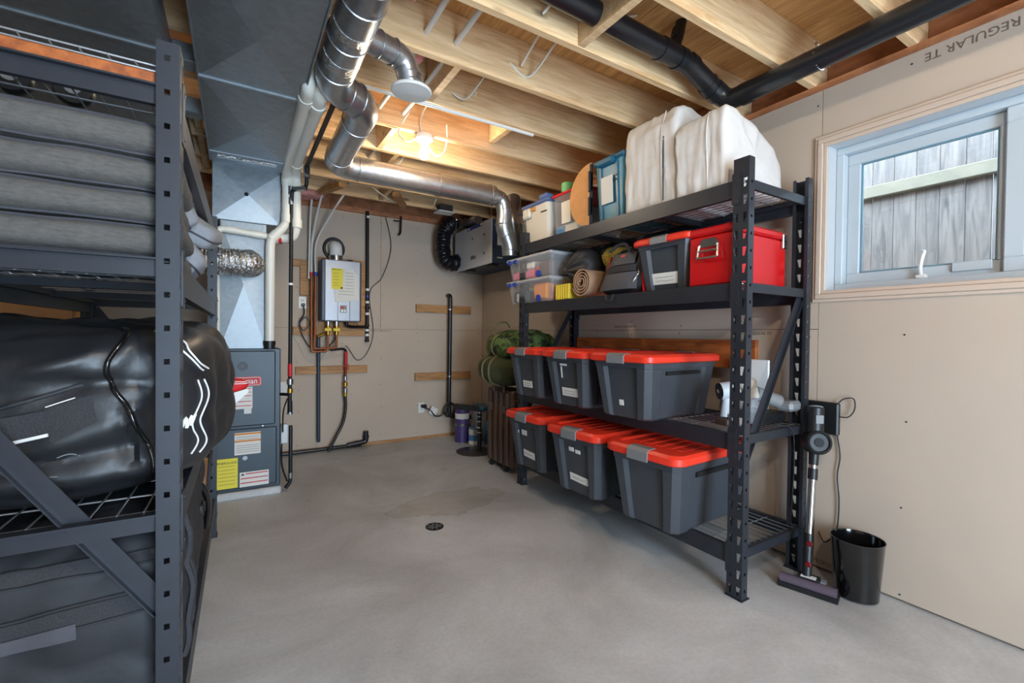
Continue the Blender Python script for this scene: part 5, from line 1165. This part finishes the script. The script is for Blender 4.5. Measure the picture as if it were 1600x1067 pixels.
# top of the left rack
z4 = LL[3]
tag(MB().cbox(-.66,-.115,1.305,1.40,z4+.001,z4+.028,.003).build('plank', M['orange_wood']), 'orange-brown plank lying across the top of the left rack', 'plank')
wsf = thing('wire_shelf_panel', 'white wire shelf panel standing on the top of the left rack', 'wire shelf', (-.4,1.33,z4+.03))
m = MB().tube([(-.67,1.335,z4+.055),(-.115,1.335,z4+.055)], .0028, 6); m.build('top_rail', M['wire'], wsf)
MB().tube([(-.67,1.31,z4+.031),(-.115,1.31,z4+.031)], .0025, 6).build('bottom_rail', M['wire'], wsf)
for k in range(12):
    x = -.655+.047*k; MB().tube([(x-.012,1.335,z4+.055),(x+.018,1.305,z4-.0)], .002, 5).build('wire', M['wire'], wsf)
for x, y, lab in ((-.455,1.55,'black rubber caster on the top of the left rack, left of the pair'),(-.345,1.55,'black rubber caster on the top of the left rack, near the post')):
    t = thing('caster_wheel', lab, 'wheel', (x,y,z4+.03), 0, 'casters')
    MB().lathe([(.012,-.016),(.036,-.016),(.04,-.01),(.04,.01),(.036,.016),(.012,.016)], (x,y,z4+.042), 24, 'y').build('tyre', M['black_plastic'], t, smooth=40)
    MB().lathe([(.016,-.019),(.016,.019)], (x,y,z4+.042), 16, 'y').build('hub', M['latch'], t, smooth=40)

# third level: hockey bag
z2_ = LL[1]
hb = thing('equipment_bag', 'big black vinyl equipment bag with white stripes bulging off the left rack', 'bag', (-.38,1.95,z2_))
SH = blob((-.39,2.05,z2_+.215),(.355,.66,.225),.40,.42,.034,4.2,4,.028,6.5)
FOLDS = [(-.391,1.076,-.27,1.128,.014,.016),(-.391,1.074,-.25,1.052,.016,-.012),(-.36,1.09,-.28,1.09,.03,.014),(-.43,1.03,-.30,1.05,.014,-.010),(-.50,1.12,-.30,1.16,.018,-.010),
         (-.35,.92,-.22,.96,.028,.016),(-.206,.995,-.188,.861,.012,.016),(-.224,.973,-.212,.864,.012,-.014),(-.43,.873,-.17,.905,.016,-.012),(-.43,.840,-.17,.835,.022,.012),(-.43,.80,-.17,.80,.012,-.010),
         (-.24,1.10,-.20,1.17,.016,.012),(-.25,1.06,-.19,1.05,.012,-.010)]
def SHf(u, v, off=0):
    p = SH(u, v, off)
    if p.y < 1.62:
        for xa, za, xb, zb, w, h in FOLDS:
            a = Vector((xa,za)); b = Vector((xb,zb)); q = Vector((p.x,p.z)); d = b-a; t = max(0, min(1, (q-a).dot(d)/d.dot(d))); dist = (q-(a+d*t)).length
            p.y -= h*math.exp(-(dist/w)**2)
    else:
        p.x += .012*math.sin(p.y*13+p.z*9)*max(0, min(1, (p.x+.25)*4))
    if p.z < z2_+.001: p.z = z2_+.001+off*.3
    return p
MB().grid(lambda u, v: SHf(u, v), 190, 84, wrapu=True).build('bag_shell', M['vinylbag'], hb, smooth=60)
def onbag(pts, off=.003, seg=8): 
    P = smoothpath([Vector((u, v, 0)) for u, v in pts], seg); return [SHf(p.x, p.y, off) for p in P]
def uv(x, z): return (.75+(x+.39)/(8*.355), .5+(z-z2_-.215)/(4*.225))
def xz(pts): return [uv(*p) for p in pts]
MB().tube(onbag(xz([(-.213,1.22),(-.215,1.19),(-.227,1.141),(-.257,1.087),(-.251,1.034),(-.215,.985),(-.191,.936),(-.169,.877),(-.16,.82),(-.155,.78)])), .006, 8).build('piping', M['black_gloss'], hb, smooth=60)
for du in (0, .010):
    MB().tube(onbag([(.869+du,.585),(.874+du,.53),(.865+du,.45),(.873+du,.385),(.868+du,.335)]), .0024, 6).build('white_stripe', M['whitecloth'], hb, smooth=60)
    MB().tube(onbag([(.838+du,.76),(.850+du,.71),(.853+du,.67),(.880+du,.615)]), .0024, 6).build('white_stripe', M['whitecloth'], hb, smooth=60)
def quad(c, off, name, mat, n=8):
    (x0,z0),(x1,z1),(x2,z2),(x3,z3) = c
    def fn(a, b):
        x = (x0*(1-a)+x1*a)*(1-b)+(x3*(1-a)+x2*a)*b; z = (z0*(1-a)+z1*a)*(1-b)+(z3*(1-a)+z2*a)*b
        return SHf(*uv(x, z), off)
    return MB().grid(fn, n, n).build(name, M[mat], hb, smooth=60, fix=False)
quad([(-.359,.999),(-.287,1.023),(-.276,.97),(-.346,.937)], .004, 'end_patch', 'webbing')
quad([(-.62,.955),(-.352,.997),(-.345,.95),(-.62,.915)], .007, 'handle_strap', 'webbing')
MB().tube(onbag(xz([(-.6,.90),(-.5,.918),(-.428,.935),(-.351,.953)]), .008), .004, 6).build('white_strap', M['whitecloth'], hb, smooth=60)
MB().tube(onbag(xz([(-.357,1.003),(-.312,1.018)]), .005, 3), .0014, 5).build('stitch_line', M['whitecloth'], hb)
MB().tube(onbag(xz([(-.6,.99),(-.45,1.0),(-.37,1.02),(-.30,1.045)]), .004), .005, 6).build('piping', M['nylon'], hb, smooth=60)
m = MB()
for pts in ([(.849,.43),(.853,.468),(.8505,.472)],[(.853,.432),(.858,.47),(.859,.436)],[(.859,.436),(.864,.474)],[(.864,.44),(.868,.476)]):
    m.tube(onbag(pts, .002, 5), .004, 6)
m.build('bag_logo', M['whitecloth'], hb, smooth=60)
MB().tube(onbag([(.848,.31),(.858,.325),(.860,.295),(.85,.28)],.003,6), .003, 6).build('ring', M['ink'], hb, smooth=60)
for pts in ([(-.341,.893),(-.322,.898),(-.303,.888)],[(-.392,.889),(-.382,.890),(-.375,.887)],[(-.42,.885),(-.413,.889)],[(-.35,.86),(-.338,.858)]): MB().tube(onbag(xz(pts),.0008,4), .0014, 5).build('scuff', M['latch'], hb)
tag(MB().cbox(-.67,-.15,2.75,3.06,z2_+.33,z2_+.40,.02).build('foam_slab', M['yellowfoam']), 'yellow foam slab behind the equipment bag on the left rack', 'foam')
tag(MB().cbox(-.65,-.2,2.72,3.08,z2_+.001,z2_+.328,.003).build('storage_carton', M['kraft']), 'plain brown carton under the yellow foam on the left rack', 'box')
bx = tag(MB().cbox(-1.5,-.74,3.3,3.75,1.0,1.36,.004).build('cardboard_box', M['kraft']), 'brown cardboard box beyond the left rack', 'box')
tag(MB().cbox(-1.52,-.72,3.25,3.8,0,.998,.006).build('storage_cabinet', M['greytote']), 'pale cabinet beyond the left rack under the cardboard box', 'cabinet')
rcl = thing('red_cap', 'red and white cap sticking out beside the black equipment bag', 'cap', (-.03,2.5,.9))
SR = blob((-.018,2.50,.928),(.075,.05,.036),.85,.8,.006,14,2)
blobmesh(SR,30,18).build('crown', M['redcloth'], rcl, smooth=60)
for v in (.56,.64): MB().tube([SR(.55+.5*k/20, v, .001) for k in range(21)], .0022, 5).build('white_piping', M['whitecloth'], rcl, smooth=60)
MB().prism([(-.07,.845),(-.06,.88),(.05,.912),(.056,.898),(.01,.852),(-.03,.835)], 'y', 2.448, 2.46).build('white_brim', M['whitecloth'], rcl)

# bottom level: soft black bag
z1_ = LL[0]
sb = thing('soft_travel_bag', 'large black nylon travel bag on the lowest deck of the left rack', 'bag', (-.40,1.9,z1_))
SB = blob((-.405,1.98,z1_+.245),(.285,.62,.245),.3,.16,.02,5,7,.026,9)
MB().grid(lambda u, v: SB(u, v), 200, 70, wrapu=True).build('bag_shell', M['nylon'], sb, smooth=60)
def onb(pts, off=.003, seg=8): return [SB(p.x, p.y, off) for p in smoothpath([Vector((u, v, 0)) for u, v in pts], seg)]
def pb(u0, u1, v0, v1, off, name, mat, nu=24, nv=6, skew=0): return MB().grid(lambda a, b: SB(u0+(u1-u0)*a, v0+(v1-v0)*b+skew*a, off), nu, nv).build(name, M[mat], sb, smooth=60, fix=False)
def ub(x, z): return (.75+(x+.405)/(8*.285), .5+(z-z1_-.245)/(4*.245))
for za, zb in ((.655,.655),(.615,.625),(.545,.565),(.50,.515)):
    MB().tube([SB(*ub(-.66+.50*k/24, za+(zb-za)*k/24), .003) for k in range(25)], .0035, 6).build('zip', M['ink'], sb, smooth=60)
def qb(x0, x1, za, zb, h, off, name, mat): return MB().grid(lambda a, b: SB(*ub(x0+(x1-x0)*a, za+(zb-za)*a+h*b), off), 28, 6).build(name, M[mat], sb, smooth=60, fix=False)
qb(-.66,-.17,.618,.630,.03,.004,'zip_flap','webbing'); qb(-.66,-.165,.503,.52,.038,.005,'webbing_band','webbing'); qb(-.66,-.31,.478,.49,.03,.009,'handle_band','greynylon')
for du in (0,.012): MB().tube(onb([(.90+du,.8),(.905+du,.65),(.90+du,.5),(.895+du,.35)],.006), .008, 6).build('side_strap', M['webbing'], sb, smooth=60)
MB().tube(smoothpath([(-.13,2.05,z1_+.4),(-.10,2.1,z1_+.34),(-.09,2.15,z1_+.26),(-.10,2.2,z1_+.16)]), .012, 8).build('buckle_strap', M['black_gloss'], sb, smooth=60)
MB().cbox(-.118,-.095,2.02,2.08,z1_+.27,z1_+.31,.006).build('buckle', M['black_plastic'], sb)
tag(MB().cbox(-.55,-.125,2.66,3.04,z1_+.001,z1_+.47,.004).build('carton', M['kraft']), 'tall brown carton on the lowest deck at the far end of the left rack', 'box')
tag(MB().tube(smoothpath([(-.115,2.66,z1_+.34),(-.10,2.6,z1_+.37),(-.10,2.52,z1_+.33),(-.105,2.47,z1_+.22),(-.11,2.44,z1_+.12)]), .008, 6).build('loose_strap', M['webbing'], smooth=60), 'loose black strap drooping in front of the brown carton', 'strap')
bpy.data.materials.remove(M['concrete_dummy']) if M.get('concrete_dummy') else None
